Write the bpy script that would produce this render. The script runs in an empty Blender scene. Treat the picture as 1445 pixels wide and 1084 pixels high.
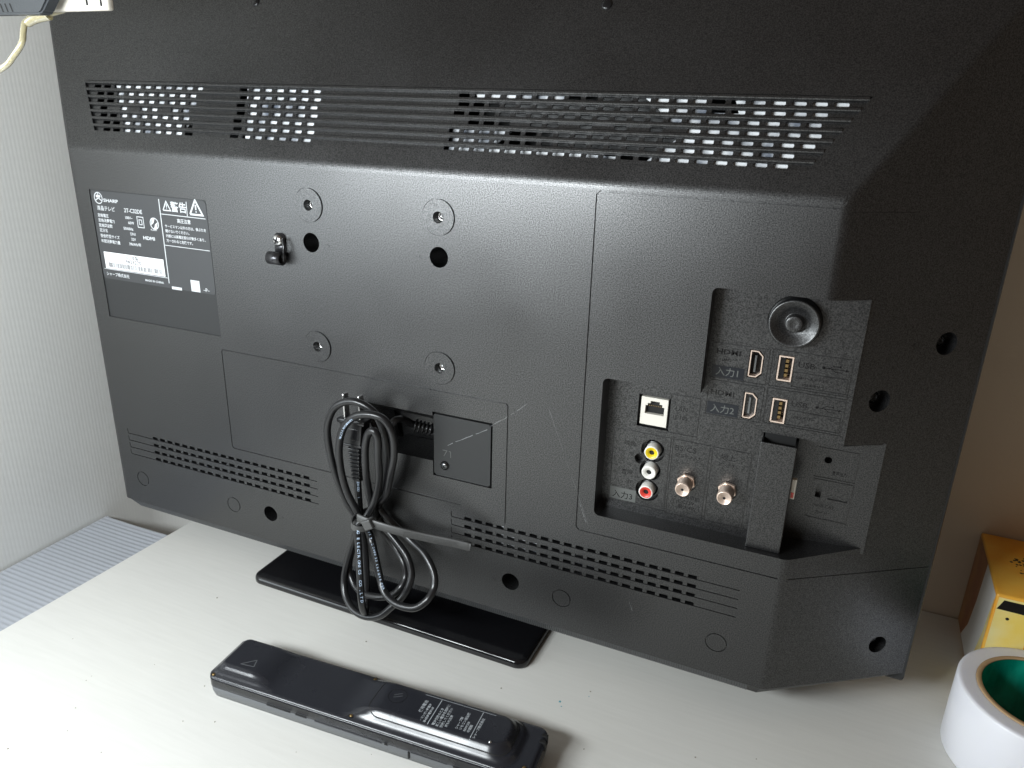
import bpy, bmesh, math, random
import numpy as np
from mathutils import Vector, Matrix
from mathutils.geometry import delaunay_2d_cdt
random.seed(7)
SC = bpy.context.scene
COL = SC.collection
MM = 0.001
R = math.radians

# ------------------------------------------------------------------ camera
CW, CH, CF = 1445.0, 1084.0, 1078.62
CYAW, CPIT, CROL = -0.41005, -0.35589, 0.02682
CPOS = Vector((287.938, -424.957, 120.062))
fw = Vector((math.sin(CYAW)*math.cos(CPIT), math.cos(CYAW)*math.cos(CPIT), math.sin(CPIT)))
rt = fw.cross(Vector((0, 0, 1))).normalized(); upv = rt.cross(fw)
r2 = rt*math.cos(CROL) + upv*math.sin(CROL); u2 = upv*math.cos(CROL) - rt*math.sin(CROL)
cd = bpy.data.cameras.new('camera'); cam = bpy.data.objects.new('camera', cd); COL.objects.link(cam)
m = Matrix((r2, u2, -fw)).transposed().to_4x4(); m.translation = CPOS*MM
cam.matrix_world = m
cd.sensor_width = 36; cd.lens = CF/CW*36; cd.clip_start = 0.01; cd.clip_end = 50
SC.camera = cam

# ------------------------------------------------------------------ light
W = bpy.data.worlds.new('World'); SC.world = W; W.use_nodes = True
bg = W.node_tree.nodes['Background']; bg.inputs[0].default_value = (1.0, 0.80, 0.62, 1); bg.inputs[1].default_value = 0.11
SC.view_settings.view_transform = 'Standard'; SC.view_settings.look = 'None'
SC.view_settings.exposure = 0.12; SC.view_settings.gamma = 1.0
def lamp(name, kind, loc, power, col=(1, 1, 1), **kw):
    d = bpy.data.lights.new(name, kind); d.energy = power; d.color = col
    for k, v in kw.items(): setattr(d, k, v)
    o = bpy.data.objects.new(name, d); COL.objects.link(o); o.location = Vector(loc)*MM
    return o
for lx_ in (-255, -130, -5): lamp('desk_lamp_light', 'POINT', (lx_, -500, 100), 5.2, (0.91, 0.97, 1.0), shadow_soft_size=0.05)
o = lamp('sheen_fill_light', 'AREA', (-950, -1000, 60), 6, (0.86, 0.95, 1.0), size=0.6)  # soft fill added for broad sheen and an evener desk, no known window
o.rotation_euler = (Vector((0, 0, -60)) - Vector((-950, -1000, 60))).to_track_quat('-Z', 'Y').to_euler()

# ------------------------------------------------------------------ pixel (1445x1084) to point on a real plane
def ray(px, py):
    return fw + r2*((px-CW/2)/CF) - u2*((py-CH/2)/CF)
def at(px, py, y=0.0):
    d = ray(px, py); t = (y-CPOS.y)/d.y; return CPOS + d*t
def atz(px, py, z):
    d = ray(px, py); t = (z-CPOS.z)/d.z; return CPOS + d*t

# ------------------------------------------------------------------ materials
def mat(name, col, rough=0.5, metal=0.0, **kw):
    m = bpy.data.materials.new(name); m.use_nodes = True
    nt = m.node_tree; b = nt.nodes['Principled BSDF']
    b.inputs['Base Color'].default_value = (*col, 1); b.inputs['Roughness'].default_value = rough
    b.inputs['Metallic'].default_value = metal
    spec = kw.get('spec'); 
    if spec is not None: b.inputs['Specular IOR Level'].default_value = spec
    if kw.get('trans'): b.inputs['Transmission Weight'].default_value = kw['trans']
    if kw.get('ior'): b.inputs['IOR'].default_value = kw['ior']
    if kw.get('sss'):
        b.inputs['Subsurface Weight'].default_value = kw['sss']; b.inputs['Subsurface Scale'].default_value = 0.004
        b.inputs['Subsurface Radius'].default_value = (1, 1, 1.1)
    if kw.get('coat'): b.inputs['Coat Weight'].default_value = kw['coat']; b.inputs['Coat Roughness'].default_value = 0.06
    tc = nt.nodes.new('ShaderNodeTexCoord')
    bumps = kw.get('bump')
    if bumps:
        prev = None
        for (scale, strength, dist, det) in bumps:
            n = nt.nodes.new('ShaderNodeTexNoise'); n.inputs['Scale'].default_value = scale; n.inputs['Detail'].default_value = det
            nt.links.new(tc.outputs['Object'], n.inputs['Vector'])
            bp = nt.nodes.new('ShaderNodeBump'); bp.inputs['Strength'].default_value = strength; bp.inputs['Distance'].default_value = dist
            nt.links.new(n.outputs['Fac'], bp.inputs['Height'])
            if prev: nt.links.new(prev.outputs[0], bp.inputs['Normal'])
            prev = bp
        nt.links.new(prev.outputs[0], b.inputs['Normal'])
    var = kw.get('var')      # (scale, colour2, lo, hi, stretch)
    if var:
        n = nt.nodes.new('ShaderNodeTexNoise'); n.inputs['Scale'].default_value = var[0]; n.inputs['Detail'].default_value = 5
        mp = nt.nodes.new('ShaderNodeMapping'); mp.inputs['Scale'].default_value = var[4] if len(var) > 4 else (1, 1, 1)
        nt.links.new(tc.outputs['Object'], mp.inputs[0]); nt.links.new(mp.outputs[0], n.inputs['Vector'])
        r = nt.nodes.new('ShaderNodeValToRGB'); r.color_ramp.elements[0].position = var[2]; r.color_ramp.elements[1].position = var[3]
        r.color_ramp.elements[0].color = (*col, 1); r.color_ramp.elements[1].color = (*var[1], 1)
        nt.links.new(n.outputs['Fac'], r.inputs[0]); nt.links.new(r.outputs[0], b.inputs['Base Color'])
    sv = kw.get('svar')      # fine variation of the sheen
    if sv:
        n = nt.nodes.new('ShaderNodeTexNoise'); n.inputs['Scale'].default_value = sv[0]; n.inputs['Detail'].default_value = 1
        nt.links.new(tc.outputs['Object'], n.inputs['Vector'])
        mr = nt.nodes.new('ShaderNodeMapRange'); mr.inputs['To Min'].default_value = sv[1]; mr.inputs['To Max'].default_value = sv[2]
        mr.inputs['From Min'].default_value = 0.32; mr.inputs['From Max'].default_value = 0.68
        nt.links.new(n.outputs['Fac'], mr.inputs[0]); nt.links.new(mr.outputs[0], b.inputs['Specular IOR Level'])
    rv = kw.get('rvar')      # roughness variation (scale, lo, hi)
    if rv:
        n = nt.nodes.new('ShaderNodeTexNoise'); n.inputs['Scale'].default_value = rv[0]; n.inputs['Detail'].default_value = 6
        nt.links.new(tc.outputs['Object'], n.inputs['Vector'])
        mr = nt.nodes.new('ShaderNodeMapRange'); mr.inputs['To Min'].default_value = rv[1]; mr.inputs['To Max'].default_value = rv[2]
        mr.inputs['From Min'].default_value = 0.3; mr.inputs['From Max'].default_value = 0.7
        nt.links.new(n.outputs['Fac'], mr.inputs[0]); nt.links.new(mr.outputs[0], b.inputs['Roughness'])
    return m

M = {}
M['plastic'] = mat('black_grained_plastic', (0.0055, 0.0055, 0.006), 0.38, spec=0.8, ior=1.66, bump=[(1050, 0.42, 0.0001, 1)], rvar=(16, 0.34, 0.42), svar=(1500, 0.35, 0.98))
M['smooth'] = mat('black_satin_plastic', (0.022, 0.023, 0.024), 0.40, spec=0.45, bump=[(700, 0.08, 0.0002, 2)])
M['emboss'] = mat('black_shiny_moulding', (0.008, 0.008, 0.009), 0.22, spec=0.5)
M['dark'] = mat('black_inside', (0.004, 0.004, 0.004), 0.7)
M['gloss'] = mat('piano_black', (0.006, 0.006, 0.007), 0.12, spec=0.5, rvar=(9, 0.08, 0.17), bump=[(60, 0.02, 0.0006, 2)])
M['remote'] = mat('dark_remote_plastic', (0.016, 0.017, 0.022), 0.24, spec=0.6, rvar=(40, 0.20, 0.30), bump=[(900, 0.05, 0.0002, 2)])
M['remote_side'] = mat('grey_remote_plastic', (0.12, 0.125, 0.13), 0.35)
M['cable'] = mat('black_pvc', (0.011, 0.011, 0.012), 0.28, spec=0.55, bump=[(300, 0.1, 0.0004, 2)])
M['tie'] = mat('grey_nylon', (0.07, 0.07, 0.069), 0.42, bump=[(200, 0.1, 0.0003, 2)])
M['steel'] = mat('bright_steel', (0.75, 0.75, 0.75), 0.25, 1.0)
M['darksteel'] = mat('blackened_steel', (0.25, 0.26, 0.27), 0.28, 1.0)
M['clipmetal'] = mat('black_oxide_steel', (0.07, 0.07, 0.075), 0.3, 0.8)
M['dimprint'] = mat('dim_print', (0.36, 0.38, 0.40), 0.5)
M['nickel'] = mat('nickel', (0.95, 0.76, 0.64), 0.33, 0.6)
M['gold'] = mat('gold_contacts', (0.32, 0.22, 0.10), 0.4, 1.0)
M['white_metal'] = mat('white_inner_panel', (0.90, 0.92, 0.94), 0.35, 0.0, var=(55, (0.16, 0.18, 0.22), 0.46, 0.66))
M['jack'] = mat('cream_jack', (0.80, 0.76, 0.68), 0.35)
M['yellow'] = mat('yellow_rca', (0.85, 0.62, 0.02), 0.3)
M['white'] = mat('white_rca', (0.85, 0.83, 0.78), 0.3)
M['red'] = mat('red_rca', (0.75, 0.07, 0.05), 0.3)
M['label'] = mat('dark_grey_label', (0.045, 0.047, 0.05), 0.45, bump=[(250, 0.06, 0.0003, 2)])
M['print'] = mat('light_grey_print', (0.62, 0.64, 0.66), 0.5)
M['paper'] = mat('white_sticker', (0.85, 0.86, 0.87), 0.5)
M['ink'] = mat('black_ink', (0.03, 0.03, 0.035), 0.5)
M['tag'] = mat('grey_tag', (0.12, 0.125, 0.12), 0.4, bump=[(700, 0.2, 0.0003, 2)])
M['navytag'] = mat('dark_tag', (0.006, 0.008, 0.013), 0.3)
M['cordprint'] = mat('pale_blue_print', (0.55, 0.68, 0.85), 0.5)
M['white_plastic'] = mat('white_plastic', (0.72, 0.68, 0.60), 0.4, bump=[(120, 0.05, 0.0005, 2)])
M['adapter'] = mat('charcoal_adapter', (0.045, 0.05, 0.055), 0.45, bump=[(900, 0.3, 0.0003, 2)])
M['clearcord'] = mat('yellowed_clear_cord', (0.62, 0.56, 0.36), 0.18, trans=0.45, ior=1.45)
M['tape'] = mat('frosted_tape', (0.78, 0.78, 0.82), 0.32, sss=0.6, bump=[(35, 0.18, 0.0014, 3)])
M['core'] = mat('brown_cardboard', (0.45, 0.30, 0.16), 0.8, bump=[(300, 0.3, 0.0005, 3)])
M['green'] = mat('green_foil_liner', (0.0, 0.22, 0.15), 0.25, var=(60, (0.01, 0.36, 0.25), 0.45, 0.65, (1, 1, 0.5)), bump=[(90, 0.5, 0.001, 4)])

def out(nt, a, b): nt.links.new(a, b)
def desk_mat():
    m = mat('white_laminate', (0.72, 0.71, 0.68), 0.42, bump=[(900, 0.06, 0.0003, 2)])
    nt = m.node_tree; b = nt.nodes['Principled BSDF']; tc = nt.nodes['Texture Coordinate']
    mp = nt.nodes.new('ShaderNodeMapping'); mp.inputs['Scale'].default_value = (30, 420, 30); mp.inputs['Rotation'].default_value = (0, 0, R(58))
    out(nt, tc.outputs['Object'], mp.inputs[0])
    n = nt.nodes.new('ShaderNodeTexNoise'); n.inputs['Scale'].default_value = 1.0; n.inputs['Detail'].default_value = 3
    out(nt, mp.outputs[0], n.inputs['Vector'])
    r = nt.nodes.new('ShaderNodeValToRGB'); r.color_ramp.elements[0].position = 0.3; r.color_ramp.elements[1].position = 0.75
    r.color_ramp.elements[0].color = (0.735, 0.725, 0.69, 1); r.color_ramp.elements[1].color = (0.70, 0.69, 0.655, 1)
    out(nt, n.outputs['Fac'], r.inputs[0])
    n2 = nt.nodes.new('ShaderNodeTexNoise'); n2.inputs['Scale'].default_value = 7; n2.inputs['Detail'].default_value = 4
    out(nt, tc.outputs['Object'], n2.inputs['Vector'])
    mx = nt.nodes.new('ShaderNodeMixRGB'); mx.blend_type = 'MULTIPLY'; mx.inputs[0].default_value = 1
    r2_ = nt.nodes.new('ShaderNodeValToRGB'); r2_.color_ramp.elements[0].color = (0.93, 0.93, 0.94, 1); r2_.color_ramp.elements[1].color = (1, 1, 0.98, 1)
    out(nt, n2.outputs['Fac'], r2_.inputs[0]); out(nt, r.outputs[0], mx.inputs[1]); out(nt, r2_.outputs[0], mx.inputs[2])
    out(nt, mx.outputs[0], b.inputs['Base Color'])
    return m
M['desk'] = desk_mat()
M['wall'] = mat('beige_wallpaper', (0.60, 0.51, 0.41), 0.8, bump=[(260, 0.35, 0.0008, 4)], var=(5, (0.55, 0.465, 0.365), 0.4, 0.7))
M['flute'] = mat('white_fluted_plastic', (0.76, 0.76, 0.735), 0.4, var=(4, (0.69, 0.69, 0.67), 0.35, 0.7, (1, 1, 0.3)))
M['clear'] = mat('clear_fluted_plastic', (0.66, 0.69, 0.75), 0.25, trans=0.3, ior=1.3)
M['floor'] = mat('brown_floorboards', (0.12, 0.08, 0.05), 0.6, var=(6, (0.2, 0.13, 0.08), 0.3, 0.7))

# ------------------------------------------------------------------ objects
def empty(name, loc, label, cat, group=None):
    o = bpy.data.objects.new(name, None); COL.objects.link(o); o.location = Vector(loc)*MM
    o.empty_display_size = 0.02
    o['label'] = label; o['category'] = cat; o['_base'] = list(loc)
    if group: o['group'] = group
    return o
def base_of(p):
    while p is not None and p.parent is not None: p = p.parent
    return Vector(p['_base']) if p is not None and '_base' in p else Vector((0, 0, 0))
def build(name, bm, material, parent=None, smooth=False, label=None, cat=None, kind=None, sm_angle=None):
    """bm holds absolute millimetres"""
    off = base_of(parent) if parent else Vector((0, 0, 0))
    for v in bm.verts: v.co = (v.co - off)*MM
    me = bpy.data.meshes.new(name); 
    if sm_angle is not None:
        for e in bm.edges:
            if len(e.link_faces) == 2: e.smooth = e.calc_face_angle(3.2) < R(sm_angle)
        smooth = True
    for f in bm.faces: f.smooth = smooth
    bm.to_mesh(me); bm.free()
    me.materials.append(M[material] if isinstance(material, str) else material)
    o = bpy.data.objects.new(name, me); COL.objects.link(o)
    if parent: o.parent = parent
    if label: o['label'] = label
    if cat: o['category'] = cat
    if kind: o['kind'] = kind
    return o
NB = bmesh.new
def build_split(name, bm, material, parent=None, **kw):
    """one object for every connected piece of bm"""
    bmesh.ops.remove_doubles(bm, verts=bm.verts, dist=0.001)
    seen = set(); made = []
    bm.verts.index_update()
    for v0 in bm.verts:
        if v0.index in seen: continue
        st = [v0]; seen.add(v0.index); isl = []
        while st:
            v = st.pop(); isl.append(v)
            for e in v.link_edges:
                w = e.other_vert(v)
                if w.index not in seen: seen.add(w.index); st.append(w)
        nb = bmesh.new(); mp = {v.index: nb.verts.new(v.co) for v in isl}
        for f in {f for v in isl for f in v.link_faces}:
            try: nb.faces.new([mp[v.index] for v in f.verts])
            except ValueError: pass
        made.append(build(name, nb, material, parent, **kw))
    bm.free(); return made
def face(bm, pts):
    vs = [bm.verts.new(Vector(p)) for p in pts]
    try: return bm.faces.new(vs)
    except ValueError: return None
def box(bm, x0, x1, y0, y1, z0, z1, bev=0.0, seg=2, mtx=None):
    vs = [bm.verts.new((x, y, z)) for x in (x0, x1) for y in (y0, y1) for z in (z0, z1)]
    idx = [(0, 1, 3, 2), (4, 6, 7, 5), (0, 4, 5, 1), (2, 3, 7, 6), (0, 2, 6, 4), (1, 5, 7, 3)]
    fs = [bm.faces.new([vs[i] for i in q]) for q in idx]
    geo = vs
    if bev > 0:
        es = list({e for f in fs for e in f.edges})
        r = bmesh.ops.bevel(bm, geom=es, offset=bev, segments=seg, affect='EDGES', profile=0.5)
        geo = list({v for f in r['faces'] for v in f.verts} | {v for v in vs if v.is_valid})
    if mtx is not None:
        for v in geo: v.co = mtx @ v.co
    return geo
def prism(bm, poly, frame, d0, d1):
    """poly (u,v) extruded along frame depth d0..d1 (front cap at d0)"""
    a = [bm.verts.new(frame(u, v, d0)) for u, v in poly]; b = [bm.verts.new(frame(u, v, d1)) for u, v in poly]
    bm.faces.new(a); bm.faces.new(b[::-1]); n = len(a)
    for i in range(n): bm.faces.new((a[i], b[i], b[(i+1) % n], a[(i+1) % n]))
def lathe(bm, prof, origin, axis, n=32, close=True):
    """prof list of (r, h) along axis"""
    axis = Vector(axis).normalized(); a = axis.orthogonal().normalized(); b = axis.cross(a); origin = Vector(origin)
    rings = []
    for r, h in prof:
        if r < 1e-6: rings.append([bm.verts.new(origin+axis*h)])
        else: rings.append([bm.verts.new(origin+axis*h+(a*math.cos(t)+b*math.sin(t))*r) for t in (2*math.pi*i/n for i in range(n))])
    for p, q in zip(rings, rings[1:]):
        for i in range(n):
            j = (i+1) % n
            if len(p) == 1 and len(q) == 1: break
            if len(p) == 1: bm.faces.new((p[0], q[i], q[j]))
            elif len(q) == 1: bm.faces.new((p[i], q[0], p[j]))
            else: bm.faces.new((p[i], q[i], q[j], p[j]))
def spline(pts, per=8, closed=False):
    P = [Vector(p) for p in pts]; out_ = []
    n = len(P)
    for i in range(n-1):
        p0 = P[max(i-1, 0)]; p1 = P[i]; p2 = P[i+1]; p3 = P[min(i+2, n-1)]
        for k in range(per):
            t = k/per
            out_.append(0.5*((2*p1)+(p2-p0)*t+(2*p0-5*p1+4*p2-p3)*t*t+(3*p1-p0-3*p2+p3)*t**3))
    out_.append(P[-1]); return out_
def tube(bm, pts, rad, n=12, flat=1.0, caps=True):
    T = [(pts[min(i+1, len(pts)-1)]-pts[max(i-1, 0)]).normalized() for i in range(len(pts))]
    nrm = T[0].orthogonal().normalized(); rings = []
    for i, p in enumerate(pts):
        nrm = (nrm - T[i]*nrm.dot(T[i])).normalized(); bn = T[i].cross(nrm)
        r = rad(i/(len(pts)-1)) if callable(rad) else rad
        rings.append([bm.verts.new(p + nrm*math.cos(a)*r + bn*math.sin(a)*r*flat) for a in (2*math.pi*k/n for k in range(n))])
    for a, b in zip(rings, rings[1:]):
        for k in range(n): bm.faces.new((a[k], b[k], b[(k+1) % n], a[(k+1) % n]))
    if caps: bm.faces.new(rings[0][::-1]); bm.faces.new(rings[-1])
def circ(cx, cy, r, n=28, ry=None):
    ry = ry or r
    return [(cx+r*math.cos(2*math.pi*i/n), cy+ry*math.sin(2*math.pi*i/n)) for i in range(n)]
def rrect(x0, x1, y0, y1, r, n=5):
    o = []
    for cx, cy, a0 in ((x1-r, y1-r, 0), (x0+r, y1-r, 90), (x0+r, y0+r, 180), (x1-r, y0+r, 270)):
        for k in range(n+1):
            a = R(a0+90*k/n); o.append((cx+r*math.cos(a), cy+r*math.sin(a)))
    return o
def stroke(pts, w, closed=False):
    """polyline to polygon of width w"""
    P = [Vector((p[0], p[1])) for p in pts]
    if closed:
        d = (P[0]-P[-1]); P = P+[P[0]-d.normalized()*0.06*1.0]
    L, Rr = [], []
    for i, p in enumerate(P):
        a = (P[i]-P[i-1]).normalized() if i > 0 else (P[1]-P[0]).normalized()
        b = (P[i+1]-P[i]).normalized() if i < len(P)-1 else a
        n = Vector((-(a+b).y, (a+b).x)).normalized(); c = max(n.dot(Vector((-a.y, a.x))), 0.4)
        L.append(p+n*w/2/c); Rr.append(p-n*w/2/c)
    return [(v.x, v.y) for v in L+Rr[::-1]]
def ring_outline(cx, cy, r, w, n=28):
    return stroke([(cx+r*math.cos(2*math.pi*i/n), cy+r*math.sin(2*math.pi*i/n)) for i in range(n)], w, True)
def inpoly(px, py, poly):
    inside = np.zeros(len(px), bool); n = len(poly)
    for i in range(n):
        x1, y1 = poly[i]; x2, y2 = poly[(i+1) % n]
        if y1 == y2: continue
        c = ((y1 > py) != (y2 > py)) & (px < (x2-x1)*(py-y1)/(y2-y1)+x1)
        inside ^= c
    return inside
def plate(bm, frame, outer, holes, base=0.0):
    """planar plate in frame(u,v,d); holes: (poly, depth, floor?, wall_depth) - later ones win"""
    V, E_ = [], []
    for poly in [outer]+[h[0] for h in holes]:
        s = len(V); V += [Vector(p) for p in poly]; n = len(poly)
        E_ += [(s+i, s+(i+1) % n) for i in range(n)]
    vo, eo, fo, *_ = delaunay_2d_cdt(V, E_, [], 0, 1e-5)
    pts = np.array([(v.x, v.y) for v in vo]); tri = np.array([f[:3] for f in fo])
    c = pts[tri].mean(axis=1); cx, cy = c[:, 0], c[:, 1]
    ins = inpoly(cx, cy, outer)
    hid = np.full(len(tri), -1)
    for k, h in enumerate(holes):
        P = np.array(h[0]); bb = (cx > P[:, 0].min()) & (cx < P[:, 0].max()) & (cy > P[:, 1].min()) & (cy < P[:, 1].max())
        ix = np.nonzero(bb)[0]
        if len(ix): hid[ix[inpoly(cx[ix], cy[ix], h[0])]] = k
    depth = lambda t: base if hid[t] < 0 else holes[hid[t]][1]
    cache = {}
    def vert(i, d):
        k = (i, round(d, 4))
        if k not in cache: cache[k] = bm.verts.new(frame(pts[i][0], pts[i][1], d))
        return cache[k]
    edges = {}
    for t in range(len(tri)):
        if not ins[t]: continue
        for a, b in ((0, 1), (1, 2), (2, 0)):
            k = tuple(sorted((int(tri[t][a]), int(tri[t][b])))); edges.setdefault(k, []).append(t)
        fl = hid[t] < 0 or holes[hid[t]][2]
        if fl: bm.faces.new([vert(int(i), depth(t)) for i in tri[t]])
    for (a, b), ts in edges.items():
        if len(ts) == 2:
            d0, d1 = depth(ts[0]), depth(ts[1])
            if abs(d0-d1) > 1e-6:
                try: bm.faces.new((vert(a, d0), vert(b, d0), vert(b, d1), vert(a, d1)))
                except ValueError: pass

# text ---------------------------------------------------------------
_fonts = {}
def text_mesh(bm, body, size, frame, u, v, d=-0.1, align='LEFT', sx=1.0, bold=0.0, thick=0.06, rot=0.0, shear=0.0):
    c = bpy.data.curves.new('t', 'FONT'); c.body = body; c.size = size; c.align_x = align; c.offset = bold; c.shear = shear
    c.resolution_u = 2
    o = bpy.data.objects.new('t', c); COL.objects.link(o)
    dg = bpy.context.evaluated_depsgraph_get(); me = bpy.data.meshes.new_from_object(o.evaluated_get(dg))
    cr, sr = math.cos(rot), math.sin(rot)
    vs = []
    for p in me.vertices:
        x, y = p.co.x*sx, p.co.y
        vs.append(bm.verts.new(frame(u+x*cr-y*sr, v+x*sr+y*cr, d)))
    for f in me.polygons:
        try: bm.faces.new([vs[i] for i in f.vertices])
        except ValueError: pass
    bpy.data.objects.remove(o); bpy.data.curves.remove(c); bpy.data.meshes.remove(me)
def quad2(bm, frame, u0, u1, v0, v1, d0, d1):
    prism(bm, [(u0, v0), (u1, v0), (u1, v1), (u0, v1)], frame, d0, d1)
FM = lambda u, v, d=0: Vector((u, d, v))                 # the flat rear face of the set, depth into the set

# ================================================================== SETTING
DZ, WY = -260.0, 189.0
def wall_slab(x0, x1, y0, y1, z0, z1):
    bm = NB(); box(bm, x0, x1, y0, y1, z0, z1); return bm
build('wall', wall_slab(-520, 1500, WY, WY+100, -980, 1400), 'wall', kind='structure')
build('floor', wall_slab(-520, 1500, -1800, WY, -1000, -980), 'floor', kind='structure')
bm = NB()
dp = [(-231, WY-1), (-262, -700), (1300, -700), (1300, WY-1)]
FD = lambda u, v, d=0: Vector((u, v, d))
prism(bm, dp, FD, DZ, DZ-22)
bmesh.ops.bevel(bm, geom=[e for e in bm.edges if all(v.co.z > DZ-1 for v in e.verts)], offset=0.8, segments=2, affect='EDGES')
desk = empty('desk', (300, -200, -982), 'white laminate desk top with faint slanting grain carrying the upturned remote and the television', 'desk')
build('desk_top', bm, 'desk', desk)
for (x, y) in ((-200, 150), (1240, 150), (-210, -640), (1240, -640)):
    bm = NB(); box(bm, x, x+36, y-18, y+18, -980, DZ-22, 2); build('leg', bm, 'white_plastic', desk)
bm = NB()
for (px, py, r) in ((790, 990, 1.1), (792, 997, .6), (831, 983, .4)):
    p = atz(px, py, DZ); prism(bm, [(p.x+r*math.cos(a)*random.uniform(.5, 1.2), p.y+r*math.sin(a)*random.uniform(.5, 1.2)) for a in (k*.7 for k in range(9))], FD, DZ+.12, DZ)
build_split('ink_spot', bm, mat('teal_ink', (0.10, 0.35, 0.42), .5), desk, label='tiny teal ink spots on the desk in front of the television')

bm = NB()
for k in range(34):
    x, y = random.uniform(-200, 380), random.uniform(-230, -15); rr0 = random.uniform(.18, .42)
    box(bm, x-rr0, x+rr0*.7, y-rr0, y+rr0, DZ, DZ+rr0)
build('crumb', bm, mat('grey_crumbs', (.28, .25, .2), .9), desk, kind='stuff')
# fluted white sheet standing along the left
LX = -412.0
bm = NB(); pitch = 3.7
ys = np.arange(-300, WY, pitch/2)
loop = []
for i, y in enumerate(ys): loop.append((y, LX+(0.0 if i % 2 else -0.045)))
# the sheet bends round the corner and runs on along the back
rc0 = 55.0; ye = WY-6
loop = [(y_, x_) for y_, x_ in loop if y_ < ye-rc0]
k_ = len(loop); a_ = 0.0
while a_ < math.pi/2:
    d_ = 0.0 if k_ % 2 else -0.045
    loop.append((ye-rc0+(rc0-d_)*math.sin(a_), LX+rc0-(rc0-d_)*math.cos(a_))); a_ += pitch/2/rc0; k_ += 1
x_ = LX+rc0
while x_ < -120: loop.append((ye-(0.0 if k_ % 2 else -0.045), x_)); x_ += pitch/2; k_ += 1
for (ya, xa), (yb, xb) in zip(loop, loop[1:]): face(bm, [(xa, ya, -980), (xb, yb, -980), (xb, yb, 1000), (xa, ya, 1000)])
face(bm, [(LX-4, -300, -980), (LX-4, WY, -980), (LX-4, WY, 1000), (LX-4, -300, 1000)])
pan = build('wall_panel', bm, 'flute', label='tall off-white fluted plastic sheet standing behind the left side of the television', cat='plastic panel')

# clear fluted sheet lying beside the desk
cs = empty('corrugated_sheet', (-320, -100, -322), 'translucent bluish corrugated plastic sheet lying lower than the desk at its left edge', 'plastic sheet')
bm = NB(); ZS = -320.0; px_ = 5.2
def sheet_z(x, y): return ZS + 5.0*math.exp(-((y-71)/30)**2)*max(0, (x+412)/170) - 2.0*math.sin((x+412)/170*math.pi)*math.exp(-((y-71)/60)**2)
xs = np.linspace(-409.5, -215, 14); y = 71.0; prof = []
while y > -420:
    for k, h in enumerate((0.0, .22, .32, .22, 0.0, 0.0)): prof.append((y-k*px_/6, h))
    y -= px_
grid = [[bm.verts.new((x, yy, sheet_z(x, yy)+h)) for x in xs] for yy, h in prof]
for a, b in zip(grid, grid[1:]):
    for i in range(len(xs)-1): bm.faces.new((a[i], b[i], b[i+1], a[i+1]))
build('upper_skin', bm, 'clear', cs, sm_angle=50)
bm = NB(); grid = [[bm.verts.new((x, yy, sheet_z(x, yy)-3.2)) for x in xs] for yy in np.arange(71, -420, -12)]
for a, b in zip(grid, grid[1:]):
    for i in range(len(xs)-1): bm.faces.new((a[i], b[i], b[i+1], a[i+1]))
build('lower_skin', bm, mat('grey_blue_backing', (0.50, 0.52, 0.57), 0.5), cs, smooth=True)
bm = NB(); y = 71.0
while y > -420:
    box(bm, -409.3, -225, y-.25, y+.25, ZS-3.1, ZS-1.2) if y < 20 else box(bm, -409.3, -405, y-.25, y+.25, ZS-3.1, ZS+.0); y -= px_
build('web', bm, 'clear', cs, kind='stuff')

# ================================================================== TELEVISION
tv = empty('television', (0, 60, DZ), 'black flat television seen from behind with ports, vents and mounting holes, on a glossy foot', 'television')
ML, MR, MT, MB = -277.0, 284.0, 77.0, -229.0
OX, OXL, OY, OT = 366.0, 347.0, 56.0, 200.0
r = 3.0
LS = math.hypot(OT-MT, OY); sa, ca = OY/LS, (OT-MT)/LS
FT = lambda u, v, d=0: Vector((u, v*sa + d*ca, MT + v*ca - d*sa))      # upper slope: u = x, v = distance up the slope
LR = math.hypot(OX-MR, OY); cb, sb = (OX-MR)/LR, OY/LR
FR = lambda u, v, d=0: Vector((MR + u*cb - d*sb, u*sb + d*cb, v))       # right bevel: u = distance from crease, v = z
LL = math.hypot(OXL+ML, OY); cl_, sl_ = (OXL+ML)/LL, OY/LL
FLm = lambda u, v, d=0: Vector((ML - u*cl_ + d*sl_, u*sl_ + d*cl_, v))
hipR = lambda s: MR + (OX-MR)*s/LS
hipL = lambda s: ML - (OXL+ML)*s/LS
hz = lambda u, L: MT + (OT-MT)*u/L

# --- main flat face
holes = []
H = lambda poly, d, fl=True: holes.append((poly, d, fl))
VESA = [(-50, 50), (50, 50), (-50, -50), (50, -50)]
for cx, cz in VESA:
    H(circ(cx, cz, 11.75, 40), .5); H(circ(cx, cz, 11.2, 40), -0.8); H(circ(cx, cz, 3.7, 20), 9)
for cx, cz in ((-49.9, 24.7), (50, 24.7), (-109.1, -202.6), (106, -202.3)): H(circ(cx, cz, 6.7, 28), 24)
for cx in (-251.9, -148.1, 144.9, 251.1): H(ring_outline(cx, -204, 6.6, 0.6), 0.9)
# embossed arrows beside the screw holes
for cx, cz, s in ((-36.5, 23.5, 1), (37.5, 24, -1), (-98, -203.5, 1), (94.5, -203.5, -1)):
    H(stroke([(cx, cz+1.6), (cx+2.2*s, cz), (cx, cz-1.8)], .28), .3); H(stroke([(cx-2.6*s, cz-1.2), (cx-.5*s, cz-1.2)], .28), .3)
# label bed
H([(-261, -56), (-141.5, -56), (-141.5, 46.6), (-261, 46.6)], 0.7, False)
# seam of the cable area
H(stroke([(66, -150.2)] + [(-141, -150.2), (-142.4, -148.8), (-142.4, -67.8), (-141, -66.4)] + [(40, -66.6)], .65), .9)
H(stroke([(42, -66.6), (99.4, -66.6), (100.8, -68), (100.8, -150), (100.8, -156)], .7), .9)
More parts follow.
